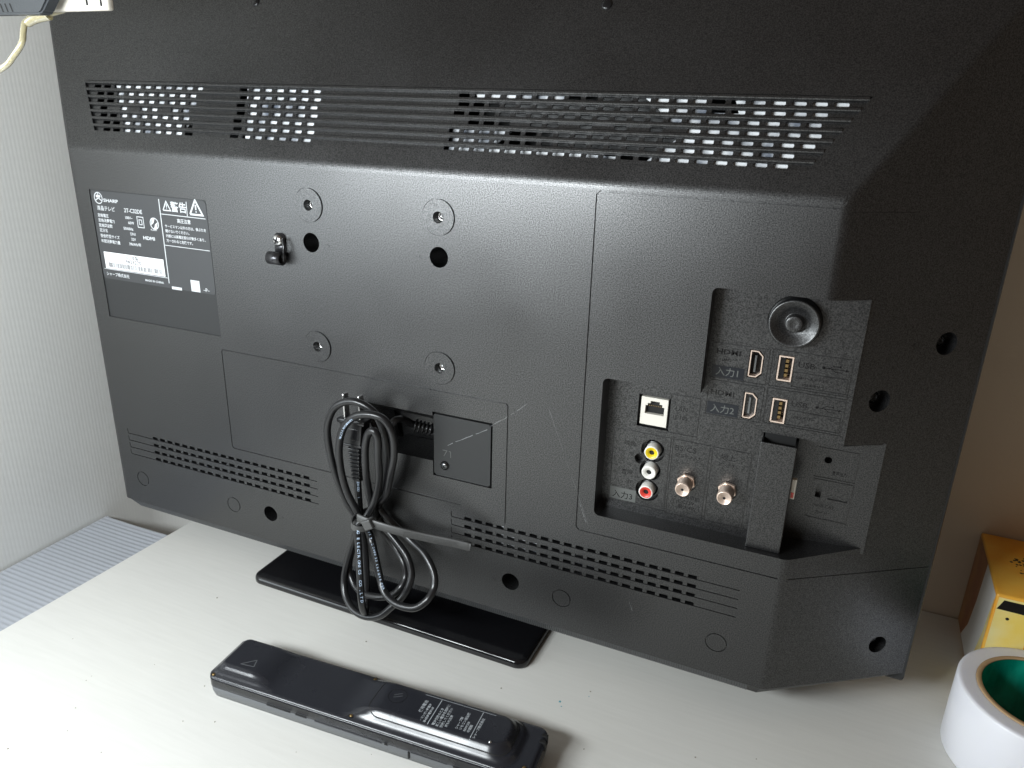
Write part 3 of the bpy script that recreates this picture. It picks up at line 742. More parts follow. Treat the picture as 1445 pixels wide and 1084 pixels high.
# HDMI + USB
for k, (x, z) in enumerate(((246.6, -18.6), (246.6, -44.4))):
    bm = NB(); P = HD(x, z); prism(bm, stroke(P, .6, True), FA, .2, 5)
    hd = build('video_port', bm, 'nickel', tv)
    bm = NB(); prism(bm, outl(x+2.4, x+3.4, z-5, z+5), FA, .9, 4.6); build('tongue', bm, 'darksteel', hd)
    bm = NB(); face(bm, [FA(a, b_, 4.7) for a, b_ in P]); build('port_back', bm, 'dark', hd)
for k, (x, z) in enumerate(((262.4, -18.6), (262.4, -44.4))):
    bm = NB(); prism(bm, stroke(outl(x, x+7.2, z-7.0, z+7.0), .8, True), FA, -.2, 8)
    us = build('usb_port', bm, 'nickel', tv)
    bm = NB(); prism(bm, outl(x+.6, x+3.2, z-6.2, z+6.2), FA, 1.0, 8); build('tongue', bm, 'emboss', us)
    bm = NB()
    for i in range(4): prism(bm, outl(x+3.3, x+5.0, z-5.2+i*2.8, z-3.4+i*2.8), FA, 1.4, 7.5)
    build('contact', bm, 'gold', us, kind='stuff')
# side connector behind the divider
bm = NB(); box(bm, 279.7, 282.4, 9.5, 12.5, -97, -84, .4); sc_ = build('side_port', bm, 'white_plastic', tv, label='pale end of a side facing connector')
bm = NB(); box(bm, 280.2, 281.8, 9.3, 9.7, -96, -92.5); build('colour_mark', bm, 'red', sc_)
# moulded lettering
bm = NB()
def em(x, z, s, body, F_, al='LEFT', sx=1.0, bold=.02):
    b_ = NB(); text_mesh(b_, body, s, F_, x, z, -.12, al, sx, bold); build('moulded_lettering', b_, 'emboss', bay)
em(227, -15.2, 4.2, 'HDMI', FA, sx=1.35, bold=.10); em(231, -19.2, 2.0, '(ARC)', FA)
em(226.5, -40.6, 4.2, 'HDMI', FA, sx=1.35, bold=.10)
em(272.4, -16.6, 4.6, 'USB', FA, sx=1.15); em(272.0, -40.2, 4.6, 'USB', FA, sx=1.15)
em(272.4, -23.4, 2.1, 'USBハードディスク', FA, sx=.95); em(276, -27.2, 2.1, 'USBメモリー', FA); em(273.5, -47.4, 2.3, 'USBメモリー', FA, sx=.95)
for z in (-14.8, -38.6):
    prism(bm, stroke([(285.6, z), (298, z)], .4), FA, -.12, .02); prism(bm, circ(286, z, .9, 10), FA, -.12, .02)
    prism(bm, stroke([(288.5, z), (291, z+1.6), (294, z+1.6)], .35), FA, -.12, .02); prism(bm, stroke([(290, z), (292.5, z-1.6), (295.5, z-1.6)], .35), FA, -.12, .02)
    prism(bm, [(297.4, z-.8), (299.2, z), (297.4, z+.8)], FA, -.12, .02); prism(bm, circ(294.4, z+1.6, .6, 8), FA, -.12, .02)
em(206.5, -56.4, 4.0, 'LAN', FB); em(205.0, -62.0, 3.6, '10/100', FB, sx=.95)
em(176.4, -85.6, 4.0, '映像', FB); em(180.4, -92, 2.8, '左', FB); em(180, -99, 2.8, '┬', FB); em(176, -106, 3.8, '音声', FB); em(180.6, -112, 2.8, '右', FB)
em(208.8, -82.6, 5.2, 'BS/CS', FB, sx=1.05); em(210.2, -86.8, 2.8, 'アンテナ入力', FB, sx=.95); em(237, -82.6, 4.6, '地上', FB); em(236, -87.2, 2.8, 'アンテナ', FB, sx=.95)
for i, t in enumerate(('電源供給', 'DC15V', '最大4W')): em(214.4, -114.8-i*3.6, 3.4, t, FB)
em(209, -118.6, 4.6, '⚠', FB)
em(300.5, -84.4, 3.0, '音声出力', FC, sx=.7); em(293.0, -107, 3.0, 'miniB-CAS', FC, sx=.9); em(295, -111.5, 2.4, 'カード', FC)
for k_ in (0,): build('usb_symbol', bm, 'emboss', bay, kind='stuff')
for (x0, x1, z0, z1, t, F_, bgm, fgm) in ((225.9, 244.2, -29.6, -22.4, '入力1', FA, 'navytag', 'tag'), (225.6, 243.8, -53.0, -45.4, '入力2', FA, 'navytag', 'tag'), (169.4, 187.0, -125.6, -116.9, '入力3', FB, 'tag', 'emboss')):
    bm = NB(); prism(bm, outl(x0, x1, z0, z1), F_, -.18, .02); tg = build('input_tag', bm, bgm, bay)
    bm = NB(); text_mesh(bm, t, 5.6, F_, (x0+x1)/2, z0+1.7, -.3, 'CENTER', 1.0, .03); build('lettering', bm, fgm, tg)
# foot
bm = NB(); pl = rrect(-119.5, 127, -19, 160, 9, 8); F0 = lambda u, v, d=0: Vector((u, v, d))
lev = [(0.8, -259.8), (0, -258.8), (0, -256.2), (.6, -254.6), (1.8, -253.6), (3.4, -253.2)]
rings = []
for ins_, z in lev: rings.append([bm.verts.new((x_, y_, z)) for x_, y_ in rrect(-119.5+ins_, 127-ins_, -19+ins_, 160-ins_, 9-ins_, 8)])
for a, b_ in zip(rings, rings[1:]):
    n = len(a)
    for i in range(n): bm.faces.new((a[i], a[(i+1) % n], b_[(i+1) % n], b_[i]))
bm.faces.new(rings[-1]); bm.faces.new(rings[0][::-1])
foot = build('foot', bm, 'gloss', tv, sm_angle=50)
bm = NB(); box(bm, -42, 48, 26, 46, -254, -228, 3); build('neck', bm, 'smooth', tv)

# ================================================================== POWER CORD
pc = empty('mains_cable', tuple(at(512, 735, -18)), 'coiled black mains cord with two-pin plug hanging in a tied bundle from the socket', 'power cord')
def path(lst): return [at(a, b_, c) for a, b_, c in lst]
T_ = (515, 732)
full = path([(612, 606, 10), (596, 602, 9), (582, 598, 5), (566, 592, -6), (554, 598, -13), (549, 622, -14), (544, 660, -14), (533, 700, -14), (522, 730, -14),
  # loop c (front right, below)
  (519, 745, -20), (524, 762, -28), (530, 785, -30), (536, 815, -32), (543, 836, -36), (556, 850, -40), (571, 857, -41), (588, 857, -40), (604, 846, -36), (612, 830, -30), (613, 813, -26), (607, 795, -22), (596, 778, -18), (579, 762, -14), (560, 744, -12), (540, 724, -12),
  # loop 2 (front, above)
  (534, 712, -14), (545, 698, -22), (552, 668, -28), (556, 640, -30), (553, 612, -31), (541, 592, -32), (521, 585, -34), (500, 589, -34), (485, 605, -33), (478, 630, -32), (481, 662, -30), (490, 695, -27), (504, 722, -24),
  # loop b (left, below)
  (508, 736, -20), (500, 760, -16), (491, 790, -16), (486, 815, -18), (487, 840, -24), (499, 861, -30), (518, 871, -32), (537, 869, -32), (552, 858, -30), (568, 843, -26), (578, 825, -22), (581, 807, -18), (574, 784, -14), (558, 762, -10), (538, 738, -8),
  # loop 1 (left, above, behind)
  (530, 715, -8), (542, 690, -12), (546, 650, -18), (542, 612, -21), (530, 585, -23), (510, 570, -25), (490, 567, -25), (472, 577, -25), (463, 602, -24), (465, 635, -22), (474, 672, -20), (488, 705, -17), (503, 730, -14),
  # loop b2 (left inner, below)
  (504, 745, -12), (497, 772, -10), (493, 800, -12), (498, 822, -16), (510, 836, -20), (530, 842, -24), (550, 841, -24), (564, 831, -22), (572, 814, -16), (569, 793, -12), (556, 770, -8), (538, 745, -8),
  # loop 3 (narrow, above)
  (528, 722, -18), (521, 695, -26), (516, 665, -31), (515, 635, -33), (519, 614, -34), (526, 608, -35), (532, 618, -35), (534, 645, -34), (535, 675, -30), (530, 705, -25), (518, 728, -27),
  # hairpin a (edge on, below)
  (505, 742, -31), (506, 775, -35), (508, 810, -38), (510, 840, -40), (512, 858, -38), (515, 864, -31), (516, 850, -22), (517, 815, -16), (515, 780, -14), (511, 745, -14),
  # lead up to the plug
  (508, 722, -16), (506, 700, -17), (505, 676, -17)])
full = [q+Vector((random.uniform(-.3, .3), random.uniform(-.3, .3), random.uniform(-.3, .3))) for q in full]
sp = spline(full, 7)
bm = NB(); tube(bm, sp, 2.65, 12); cord = build('cord', bm, 'cable', pc, smooth=True)
# lettering on the cord
bm = NB()
def cord_text(pts, body, size, off=3.0):
    S_ = spline(pts, 16); L = [0]
    for a, b_ in zip(S_, S_[1:]): L.append(L[-1]+(b_-a).length)
    s = 0
    for ch in body:
        if s > L[-1]-1: break
        i = max(0, min(len(S_)-2, int(np.searchsorted(L, s))-1)); d = (S_[i+1]-S_[i]).normalized(); p_ = S_[i]
        tocam = (CPOS-p_).normalized(); v_ = (tocam-d*tocam.dot(d)).normalized()
        up_ = v_.cross(d)
        if ch != ' ': text_mesh(bm, ch, size, lambda u, v, dd, p_=p_, d=d, up_=up_, v_=v_: p_+d*u+up_*(v-size*.35)+v_*(off-abs(v-size*.35)**2*.16), 0, 0, 0, 'LEFT', 1.2, .03)
        s += size*.95
cord_text(path([(505.5, 744, -31), (506, 775, -35), (508, 810, -38), (510, 840, -40), (511.5, 852, -39.5)]), 'NG ELECTRONICS CO.,LTD', 2.7)
cord_text(path([(521, 752, -24), (524, 762, -28), (530, 785, -30), (536, 815, -32), (543, 836, -36)]), 'E317 LS40023 LL61295 CSA', 2.0)
cord_text(path([(500, 589, -34), (485, 605, -33), (478, 630, -32), (481, 655, -30)]), 'LONGHUN VCTFK', 1.9)
cord_text(path([(505.3, 677, -17), (506, 700, -17), (508, 718, -16)]), 'EHOU  I', 2.3)
build('cord_print', bm, 'cordprint', cord, kind='stuff')
# ribbed relief at the set
bm = NB(); a = at(585, 600, 6); b_ = at(612, 607, 11); ax = (b_-a).normalized(); Ln = (b_-a).length
pr = [(2.6, 0)]
for k in range(5): s = k*Ln/5; pr += [(4.6, s+.3), (4.6, s+Ln/5*.55), (3.0, s+Ln/5*.6), (3.0, s+Ln/5*.95)]
lathe(bm, pr+[(0, Ln)], a, ax, 20); build('strain_relief', bm, 'cable', pc, sm_angle=35)
# plug
pb = at(500, 590, -17); qb = at(506, 676, -17); ax = (pb-qb).normalized(); sd_ = Vector((0, 1, 0)).cross(ax).normalized(); dp_ = ax.cross(sd_)
o0 = qb
FP = lambda u, v, d: o0 + sd_*u + ax*v + dp_*d
if FP(1, 0, 0).x < FP(0, 0, 0).x: sd_ = -sd_
def pbox(bm, u0, u1, v0, v1, d0, d1, bev): 
    g = box(bm, u0, u1, v0, v1, d0, d1, bev)
    for v in g: v.co = FP(v.co.x, v.co.y, v.co.z)
Lp = (pb-qb).length
bm = NB()
pbox(bm, -11.5, 11.5, Lp-3.2, Lp+.4, -5.6, 5.6, 1.2)
prof = [(-9.2, Lp-3.2), (9.2, Lp-3.2), (7.2, Lp-17), (6.8, Lp-18), (-6.8, Lp-18), (-7.2, Lp-17)]
A = [bm.verts.new(FP(u, v, -5.2)) for u, v in prof]; B = [bm.verts.new(FP(u, v, 5.2)) for u, v in prof]
bm.faces.new(A); bm.faces.new(B[::-1])
for i in range(6): bm.faces.new((A[i], B[i], B[(i+1) % 6], A[(i+1) % 6]))
pbox(bm, -8.2, 8.2, Lp-20.2, Lp-18.2, -5.6, 5.6, .7)
plug = build('plug', bm, 'cable', pc, sm_angle=30)
bm = NB(); v = Lp-22; k = 0
pbox(bm, -3.2, 3.2, -1, Lp-20, -3, 3, .8)
while v > 0: pbox(bm, -5.2+k*.25, 5.2-k*.25, v-1.6, v, -4.3, 4.3, .5); v -= 2.9; k += 1
build('strain_relief', bm, 'cable', plug)
bm = NB(); pbox(bm, -6.2, 6.2, Lp-14.6, Lp-6, 5.0, 5.5, .3); pbox(bm, -6.2, 6.2, Lp-14.6, Lp-6, -5.5, -5.0, .3); build('grip_panel', bm, 'emboss', plug)
for u in (-6.35, 6.35):
    bm = NB(); g = box(bm, u-.75, u+.75, Lp, Lp+18, -3.1, 3.1, .7)
    for v_ in g: v_.co = FP(v_.co.x, v_.co.y, v_.co.z)
    build('prong', bm, 'steel', plug)
# cable tie
tie = empty('cable_tie', tuple(at(515, 735, -20)), 'grey nylon cable tie cinching the cord bundle, its toothed tail pointing right', 'cable tie')
bm = NB(); c = at(517, 733, -20); ea = (at(500, 726, -20)-at(535, 740, -20)).normalized(); eb = Vector((0, 1, 0)); up_ = ea.cross(eb).normalized()
n = 40; ring = [c+ea*8.2*math.cos(t)*(1)+eb*13.5*math.sin(t) for t in (2*math.pi*i/n for i in range(n))]
for i in range(n):
    a_, b2 = ring[i], ring[(i+1) % n]; oa = (a_-c).normalized()*.9; ob = (b2-c).normalized()*.9; w = up_*2.3
    face(bm, [a_-w+oa, b2-w+ob, b2+w+ob, a_+w+oa]); face(bm, [a_-w, a_-w+oa, b2-w+ob, b2-w]); face(bm, [a_+w, b2+w, b2+w+ob, a_+w+oa]); face(bm, [a_-w, b2-w, b2+w, a_+w])
bmesh.ops.remove_doubles(bm, verts=bm.verts, dist=.01)
build('loop', bm, 'tie', tie, sm_angle=40)
tl = spline(path([(505, 730, -34), (518, 736, -35), (540, 743, -34), (565, 750, -31), (600, 758, -25), (640, 766, -19), (664, 772, -16)]), 6)
def strap(bm, S_, w, th):
    pv = None
    for i, p_ in enumerate(S_):
        d = (S_[min(i+1, len(S_)-1)]-S_[max(0, i-1)]).normalized(); n_ = Vector((0, -1, 0)); n_ = (n_-d*n_.dot(d)).normalized(); s_ = d.cross(n_)
        f = i/(len(S_)-1); ww = w*(1 if f < .985 else .8); q = [bm.verts.new(p_+s_*ww*a+n_*th*b__) for a, b__ in ((-1, 0), (-.85, 1), (.85, 1), (1, 0))]
        if pv:
            for k in range(4): bm.faces.new((pv[k], pv[(k+1) % 4], q[(k+1) % 4], q[k]))
        else: bm.faces.new(q)
        pv = q
    bm.faces.new(pv[::-1])
bm = NB(); strap(bm, tl, 3.5, 1.2); build('tail', bm, 'tie', tie, sm_angle=40)
bm = NB()
i0, i1 = int(len(tl)*.52), int(len(tl)*.86)
for k in range(22):
    f = i0+(i1-i0)*k/21; i = int(f); p_ = tl[i].lerp(tl[i+1], f-i); d = (tl[i+1]-tl[i]).normalized(); n_ = Vector((0, -1, 0)); n_ = (n_-d*n_.dot(d)).normalized(); s_ = d.cross(n_)
    P = [p_+s_*a+d*b__+n_*1.2 for a, b__ in ((-1.9, -.3), (1.9, -.3), (1.9, .3), (-1.9, .3))]; Q = [x_+n_*.28 for x_ in P]
    face(bm, Q)
    for k2 in range(4): face(bm, [P[k2], P[(k2+1) % 4], Q[(k2+1) % 4], Q[k2]])
build('teeth', bm, 'tie', tie, kind='stuff')
bm = NB(); hc_ = at(521, 739, -36); g = box(bm, -3.6, 3.6, -3.2, 3.2, -3.8, 3.8, .8)
mt_ = Matrix.Translation(hc_) @ Matrix.Rotation(R(62), 4, 'Y')
for v in g: v.co = mt_ @ v.co
build('head', bm, 'tie', tie)

# ================================================================== REMOTE
rc = empty('remote_control', (58, -104, DZ), 'long dark glossy remote control lying face down on the desk with a bulging battery door', 'remote control')
RO = Vector((-57.0, -111.2, DZ)); re = Vector((.9979, .0645, 0)); rf = Vector((-.0645, .9979, 0))
FRm = lambda u, v, z: RO + re*u + rf*v + Vector((0, 0, z))
RL, RWd = 227.5, 20.6
def sm(a, b, x): t = max(0, min(1, (x-a)/(b-a))); return t*t*(3-2*t)
def bump(u, v, u0, u1, v0, v1, w0, w1, wv): return sm(u0, u0+w0, u)*(1-sm(u1-w1, u1, u))*sm(v0, v0+wv, v)*(1-sm(v1-wv, v1, v))
def sdr(u, v, u0, u1, v0, v1, rc):
    qx = abs(u-(u0+u1)/2)-(u1-u0)/2+rc; qy = abs(v-(v0+v1)/2)-(v1-v0)/2+rc
    return math.hypot(max(qx, 0), max(qy, 0))+min(max(qx, qy), 0)-rc
def rh_(u, v):
    z = 18.0
    z += 3.0*sm(0, 4.5, -sdr(u, v, 3.0, 52, -15.5, 18.8, 7))*(1-sm(30, 49, u))
    z += 1.8*sm(0, 3.0, -sdr(u, v, 1.8, 58, -18.5, 19.8, 6))*(1-sm(38, 55, u))
    z += 4.6*sm(0, 6.5, -sdr(u, v, 97, 213, -16.5, 18.0, 14))*sm(101, 127, u)
    z += 2.4*sm(0, 4.5, -sdr(u, v, 93, 217, -18.8, 19.3, 12))*sm(97, 117, u)
    return z
bm = NB(); NU, NV = 190, 44; G = []
for i in range(NU+1):
    a = i/NU; u = RL*(a)
    end = min(u, RL-u); rc_ = 7.0; hw = RWd-(rc_-math.sqrt(max(0, rc_**2-(rc_-end)**2)) if end < rc_ else 0)
    row = []
    for j in range(NV+1):
        b_ = -1+2*j/NV; b_ = math.copysign(1-(1-abs(b_))**1.25, b_); v = b_*hw
        z = rh_(u, v); dE = min(hw-abs(v), end+.0); z -= 2.6*(1-math.sqrt(max(0, 1-(1-min(dE, 2.6)/2.6)**2))) if dE < 2.6 else 0
        row.append(bm.verts.new(FRm(u, v, z)))
    G.append(row)
for i in range(NU):
    for j in range(NV): bm.faces.new((G[i][j], G[i+1][j], G[i+1][j+1], G[i][j+1]))
edge = [G[i][0] for i in range(NU+1)]+[G[NU][j] for j in range(1, NV+1)]+[G[i][NV] for i in range(NU-1, -1, -1)]+[G[0][j] for j in range(NV-1, 0, -1)]
prev = edge
for z in (9.6,):
    cur = [bm.verts.new(Vector((v.co.x, v.co.y, DZ+z))) for v in edge]
    for i in range(len(edge)): k = (i+1) % len(edge); bm.faces.new((prev[i], prev[k], cur[k], cur[i]))
    prev = cur
rbody = build('rear_shell', bm, 'remote', rc, smooth=True)
# lower shell
bm = NB(); levels = [(.9, 9.4), (.5, 9.2), (.5, 5.2), (1.4, 1.4), (3.6, .05)]
rings = []
for ins_, z in levels: rings.append([bm.verts.new(FRm(x_, y_, z)) for x_, y_ in rrect(ins_, RL-ins_, -RWd+ins_, RWd-ins_, 6.5, 6)])
for a, b_ in zip(rings, rings[1:]):
    n = len(a)
    for i in range(n): bm.faces.new((a[i], b_[i], b_[(i+1) % n], a[(i+1) % n]))
bm.faces.new(rings[-1])
low = build('front_shell', bm, 'remote_side', rc, sm_angle=40)
bm = NB()
for (u0, u1, z0, z1) in ((48, 66, 9.1, 10.2), (70, 78, 8.9, 10.2), (134, 136, 8.6, 10.4), (180, 190, 8.8, 10.0), (206, 208, 8.6, 10.5), (150, 151, 4, 9)):
    g = box(bm, u0, u1, -RWd-.12, -RWd+2, z0, z1)
    for v in g: v.co = FRm(v.co.x, v.co.y, v.co.z)
build_split('side_slot', bm, 'dark', low)
bm = NB(); g = box(bm, 84, 132, -RWd-.25, -RWd+1, 8.7, 9.9, .3)
for v in g: v.co = FRm(v.co.x, v.co.y, v.co.z)
g = box(bm, 152, 176, -RWd-.2, -RWd+1, 9.0, 9.8, .3)
for v in g: v.co = FRm(v.co.x, v.co.y, v.co.z)
build_split('side_strip', bm, 'remote', low)
# battery door outline, laid on the surface
def on_remote(poly_pts, w, name, mt, lift=.12, parent=rbody, closed=False):
    bm = NB(); P = poly_pts+([poly_pts[0]] if closed else [])
    S_ = []
    for (a, b_), (c, d) in zip(P, P[1:]):
        L = math.hypot(c-a, d-b_); n = max(1, int(L/1.5))
        S_ += [(a+(c-a)*k/n, b_+(d-b_)*k/n) for k in range(n)]
    S_.append(P[-1])
    for (a, b_), (c, d) in zip(S_, S_[1:]):
        L = math.hypot(c-a, d-b_) or 1; nx, ny = -(d-b_)/L*w/2, (c-a)/L*w/2
        face(bm, [FRm(x_, y_, rh_(x_, y_)+lift) for x_, y_ in ((a+nx, b_+ny), (c+nx, d+ny), (c-nx, d-ny), (a-nx, b_-ny))])
    return build(name, bm, mt, parent)
on_remote(rrect(117, 211, -14.5, 16.5, 9, 6), .55, 'battery_door_seam', 'dark', closed=True)
on_remote([(19, -8), (27, -1), (29, -7), (19, -8)], .5, 'moulded_arrow', 'remote_side', lift=.1)
on_remote([(131+6*math.cos(a), 3+6*math.sin(a)) for a in (k*.35 for k in range(19))], .3, 'finger_grip', 'dark')
on_remote([(129, 1), (134, 4)], .4, 'moulded_mark', 'remote_side'); on_remote([(128.6, 3), (133.2, 6)], .4, 'moulded_mark', 'remote_side')
# print on the door: read with the remote turned, lines run across it
bm = NB()
def rtext(u, v, s, body):
    text_mesh(bm, body, s, lambda a, b_, d: FRm(a, b_, rh_(a, b_)+.12), u, v, 0, 'LEFT', 1.0, .05, rot=R(90))
U0 = 151
for du, v, s, t in ((0, -4, 2.6, '使用電池'), (3.2, -10.5, 1.9, '・マンガン乾電池'), (5.8, -10.5, 1.9, '単4形乾電池2本'), (11.8, -10.5, 2.1, '電池交換のとき'), (14.4, -10.5, 2.1, '新しい電池を同時に'), (17.0, -10.5, 2.1, '交換してください'), (19.6, -9, 2.0, '液もれ注意'),
                    (26, -8, 2.0, 'シャープ製'), (28.6, -8, 2.1, 'リモコン送信機'), (31.2, -8, 2.0, 'RRMCGB'), (33.8, -8, 2.1, '中国製'), (38.6, -11, 2.1, 'シャープ株式会社')): rtext(U0+du, v, s, t)
build('lettering', bm, 'dimprint', rbody)
bm = NB()
for u, v0, v1, w in ((U0+7.4, -11, 10, .5), (U0+35.6, -12, 10, .45)):
    for k in range(12): a, b_ = v0+(v1-v0)*k/12, v0+(v1-v0)*(k+1)/12; face(bm, [FRm(x_, y_, rh_(x_, y_)+.12) for x_, y_ in ((u, a), (u+w, a), (u+w, b_), (u, b_))])
for k in range(30): a, b_ = U0-4+48*k/30, U0-4+48*(k+1)/30; face(bm, [FRm(x_, y_, rh_(x_, y_)+.12) for x_, y_ in ((a, 10.4), (b_, 10.4), (b_, 10.7), (a, 10.7))])
build_split('printed_rule', bm, 'dimprint', rbody)
for u, v in ((5.0, -18.0), (109, -16.4), (107, 16.6), (222, -13.5)):
    bm = NB(); z = rh_(u, v); c = FRm(u, v, z-.5); lathe(bm, [(1.9, .55), (1.7, .6), (1.6, .2), (0, .2)], c, (0, 0, 1), 16); sk = build('screw_hole', bm, 'dark', rbody)
    bm = NB(); lathe(bm, [(1.3, .2), (1.2, .7), (.5, .95), (0, .8)], c, (0, 0, 1), 12); build('screw', bm, 'gold', sk, smooth=True)
bm = NB(); lathe(bm, [(1.0, 0), (.8, .5), (0, .6)], FRm(199, -9.5, rh_(199, -9.5)-.1), (0, 0, 1), 12); build('nub', bm, 'steel', rbody, smooth=True)
bm = NB()
for v in (13.5, 8.5):
    g = box(bm, RL-3.5, RL+.3, v-1.2, v+1.2, 12, 18.6, .3)
    for q in g: q.co = FRm(q.co.x, q.co.y, q.co.z)
build_split('latch_notch', bm, 'dark', rbody)

# ================================================================== TAPE ROLL
tc_ = Vector((440, 44.3, DZ)); ZT = 50.0
tp = empty('tape_roll', tuple(tc_), 'roll of frosted white packing tape standing on end with green liner inside its cardboard core', 'tape roll')
bm = NB(); lathe(bm, [(36.2, .3), (45.9, .3), (46.4, 1.0), (46.6, ZT*.5), (46.4, ZT-1.2), (45.7, ZT-.2), (44.5, ZT)] + [(44.5-k*1.0, ZT+(.12 if k % 2 else -.02)) for k in range(1, 8)] + [(36.2, ZT)], tc_, (0, 0, 1), 96)
build('tape', bm, 'tape', tp, sm_angle=50)
bm = NB(); lathe(bm, [(36.1, .1), (36.1, ZT+.5), (35.7, ZT+.8), (33.4, ZT+.8), (33.1, ZT+.4)], tc_, (0, 0, 1), 96); lathe(bm, [(33.1, .1), (36.1, .1)], tc_, (0, 0, 1), 96); build('core', bm, 'core', tp, sm_angle=50)
bm = NB(); lathe(bm, [(33.0, .2), (33.0, ZT+.1)], tc_, (0, 0, 1), 96); build('liner', bm, 'green', tp, smooth=True)


# ================================================================== PRINTED BOX
bxm = bpy.data.materials.new('orange_print'); bxm.use_nodes = True
nt = bxm.node_tree; b = nt.nodes['Principled BSDF']; b.inputs['Roughness'].default_value = .3
tcn = nt.nodes.new('ShaderNodeTexCoord'); nz = nt.nodes.new('ShaderNodeTexNoise'); nz.inputs['Scale'].default_value = 28; nz.inputs['Detail'].default_value = 3
nt.links.new(tcn.outputs['Object'], nz.inputs['Vector']); rr_ = nt.nodes.new('ShaderNodeValToRGB')
rr_.color_ramp.elements[0].position = .35; rr_.color_ramp.elements[1].position = .7
rr_.color_ramp.elements[0].color = (.82, .33, .02, 1); rr_.color_ramp.elements[1].color = (.85, .50, .08, 1)
nt.links.new(nz.outputs['Fac'], rr_.inputs[0]); nt.links.new(rr_.outputs[0], b.inputs['Base Color'])
M['orange'] = bxm
M['boxwhite'] = mat('box_white_print', (.80, .80, .78), .3)
M['boxyellow'] = mat('box_yellow_print', (.88, .66, .14), .3, var=(22, (.88, .80, .42), .4, .65))
M['boxbrown'] = mat('box_russet_shaded', (.30, .10, .035), .35, var=(40, (.42, .2, .06), .45, .7))
M['boxblack'] = mat('box_black_print', (.012, .01, .01), .3)
BX0, BX1, BY0, BY1, BZ1 = 415.5, 560.0, 101.0, 187.5, -180.0
bx = empty('printed_box', (490, 144, DZ), 'orange and yellow printed cardboard box against the beige wall behind the tape roll', 'box')
bm = NB(); box(bm, BX0, BX1, BY0, BY1, DZ, BZ1, 1.6, 3); cart = build('carton', bm, 'orange', bx, sm_angle=40)
Fl = lambda u, v, d=0: Vector((BX0-d, u, v))      # left side: u = y
Ff = lambda u, v, d=0: Vector((u, BY0-d, v))      # front side
Ft = lambda u, v, d=0: Vector((u, v, BZ1+d))
def flat(nm, polys, F_, mt, lift):
    bm = NB()
    for P in polys: prism(bm, P, F_, lift, lift-.04)
    build(nm, bm, mt, cart)
flat('side_print', [[(102.6, DZ+2), (165, DZ+2), (152, -240), (146, -215), (143, -182), (102.6, -182)]], Fl, 'boxwhite', .15)
flat('side_print', [[(165.5, DZ+2), (185.5, DZ+2), (185.5, -182), (143.5, -182), (146.5, -215), (152.5, -240)]], Fl, 'boxbrown', .15)  # russet print with the television's cast shadow put into its curved area
flat('side_print', [[(102.6, DZ+2), (126, DZ+2), (116, -240), (108, -215), (103.6, -186), (102.6, -186)]], Fl, 'boxyellow', .3)
flat('front_print', [[(BX0+1.6, DZ+2), (BX1-2, DZ+2), (BX1-2, -182), (BX0+1.6, -182)]], Ff, 'boxyellow', .15)
flat('front_print', [[(BX0+2, -191), (BX0+5, -183.5), (BX0+60, -184), (BX0+58, -192)]], Ff, 'boxblack', .3)
flat('front_print', [stroke([(BX0+24, -238), (BX0+24, -204), (BX0+70, -206)], 2.2)], Ff, 'orange', .3)
flat('front_print', [circ(BX0+9.5, -197, 1.1, 10), circ(BX0+9.5, -227, 1.1, 10)], Ff, 'boxblack', .3)
# starry dark flower on the lid
pp = atz(1443, 800, BZ1); pet = []
for k in range(60):
    a = random.uniform(0, 6.28); rr1 = random.uniform(1, 15); pet.append(circ(pp.x+6+rr1*math.cos(a), pp.y+rr1*math.sin(a), random.uniform(.5, 1.3), 7))
flat('lid_print', pet, Ft, 'boxblack', .12)
flat('lid_print', [circ(pp.x+6+random.uniform(-9, 9), pp.y-4+random.uniform(-9, 9), .7, 7) for k in range(18)], Ft, 'boxwhite', .16)

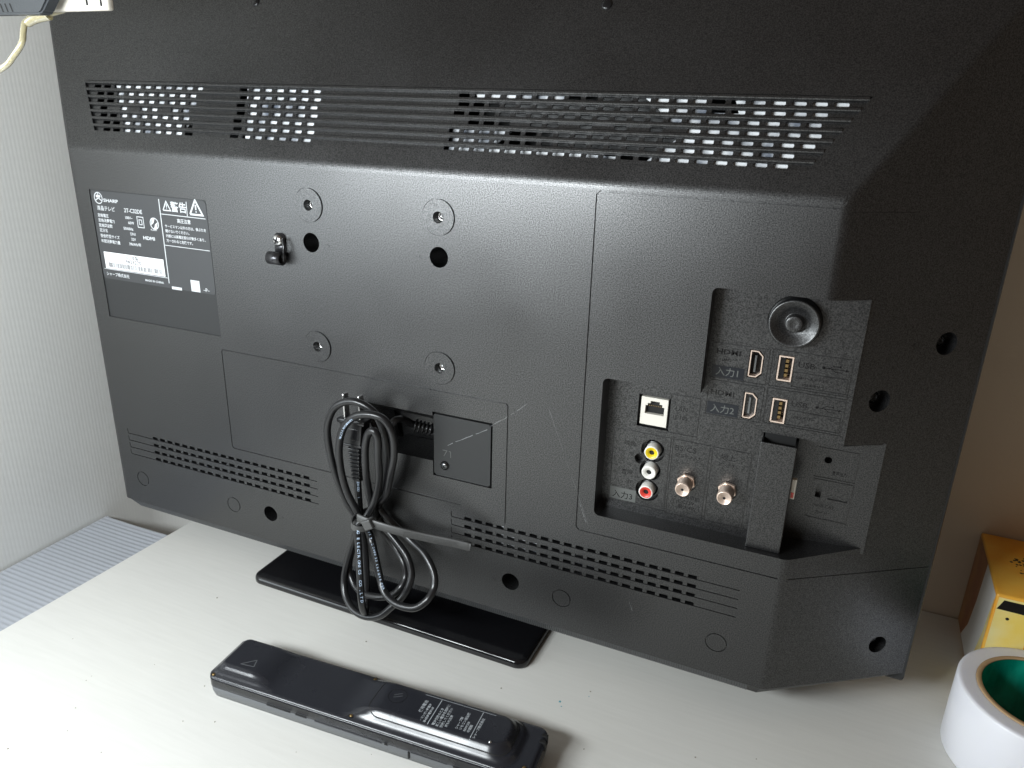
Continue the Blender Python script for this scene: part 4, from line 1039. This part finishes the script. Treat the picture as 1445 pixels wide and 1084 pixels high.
# ================================================================== POWER TAP, ADAPTER
YB = -60.0
pt_ = at(160, 17, YB); 
pt_.x -= 4; pt_.z += 1
tap = empty('power_strip', (pt_.x-30, YB+12, pt_.z), 'white power tap with slotted sockets hanging at the top left corner', 'power strip')
bm = NB(); box(bm, pt_.x-66, pt_.x, YB, YB+5, pt_.z, pt_.z+95, 1.6, 3); body = build('housing', bm, 'white_plastic', tap, sm_angle=40)
bm = NB()
for px, py in ((122, 0), (142, 1)):
    p = at(px, py, YB); 
    for dz in (0, 26): box(bm, p.x-.9, p.x+.9, YB-.05, YB+6, p.z-3.0+dz, p.z+4.2+dz)
build_split('socket_slot', bm, 'dark', body)
bm = NB(); box(bm, pt_.x-60, pt_.x-5, YB-.6, YB+.2, pt_.z+15, pt_.z+16, .2); build('housing_seam', bm, 'tag', body)
pa = at(58, 20, YB-14)
ad = empty('power_adapter', (pa.x-30, YB, pa.z), 'charcoal plug-in adapter with row of vent slits left of the white tap', 'power adapter')
bm = NB(); poly = [(pa.x-95, pa.z+.5), (pa.x-2, pa.z), (pa.x+1, pa.z+1.5), (pa.x+22, pa.z+22), (pa.x+22, pa.z+80), (pa.x-95, pa.z+80)]
prism(bm, poly, FM, YB-14, YB-5); bmesh.ops.bevel(bm, geom=list(bm.edges), offset=1.2, segments=2, affect='EDGES'); ah = build('adapter_housing', bm, 'adapter', ad)
bm = NB()
for k in range(7):
    x = pa.x-52+k*4.4; face(bm, [(x, YB-14.06, pa.z+1.6), (x+1.3, YB-14.06, pa.z+1.6), (x-.4, YB-14.06, pa.z+6.4), (x-1.7, YB-14.06, pa.z+6.4)])
build_split('vent_slit', bm, 'dark', ah)
wc = empty('clear_cord', tuple(at(30, 60, YB)), 'yellowed see-through cord looping down from behind the adapter', 'cord')
bm = NB(); tube(bm, spline([at(90, 14, YB+8), at(66, 21, YB+2), at(48, 28, YB-2), at(36, 31, YB-4), at(33, 44, YB-6), at(31, 60, YB-8), at(20, 78, YB-10), at(2, 97, YB-12), at(-60, 130, YB-16)], 8), 1.9, 12)
build('cord', bm, 'clearcord', wc, smooth=True)
bm = NB(); tube(bm, spline([at(68, 19, YB+1), at(50, 25, YB-2), at(38, 33, YB-4)], 6), lambda t: 4.2-1.6*t, 12); build('melted_sheath', bm, 'clearcord', wc, smooth=True)

for o in list(bpy.data.objects):
    if '_base' in o: del o['_base']
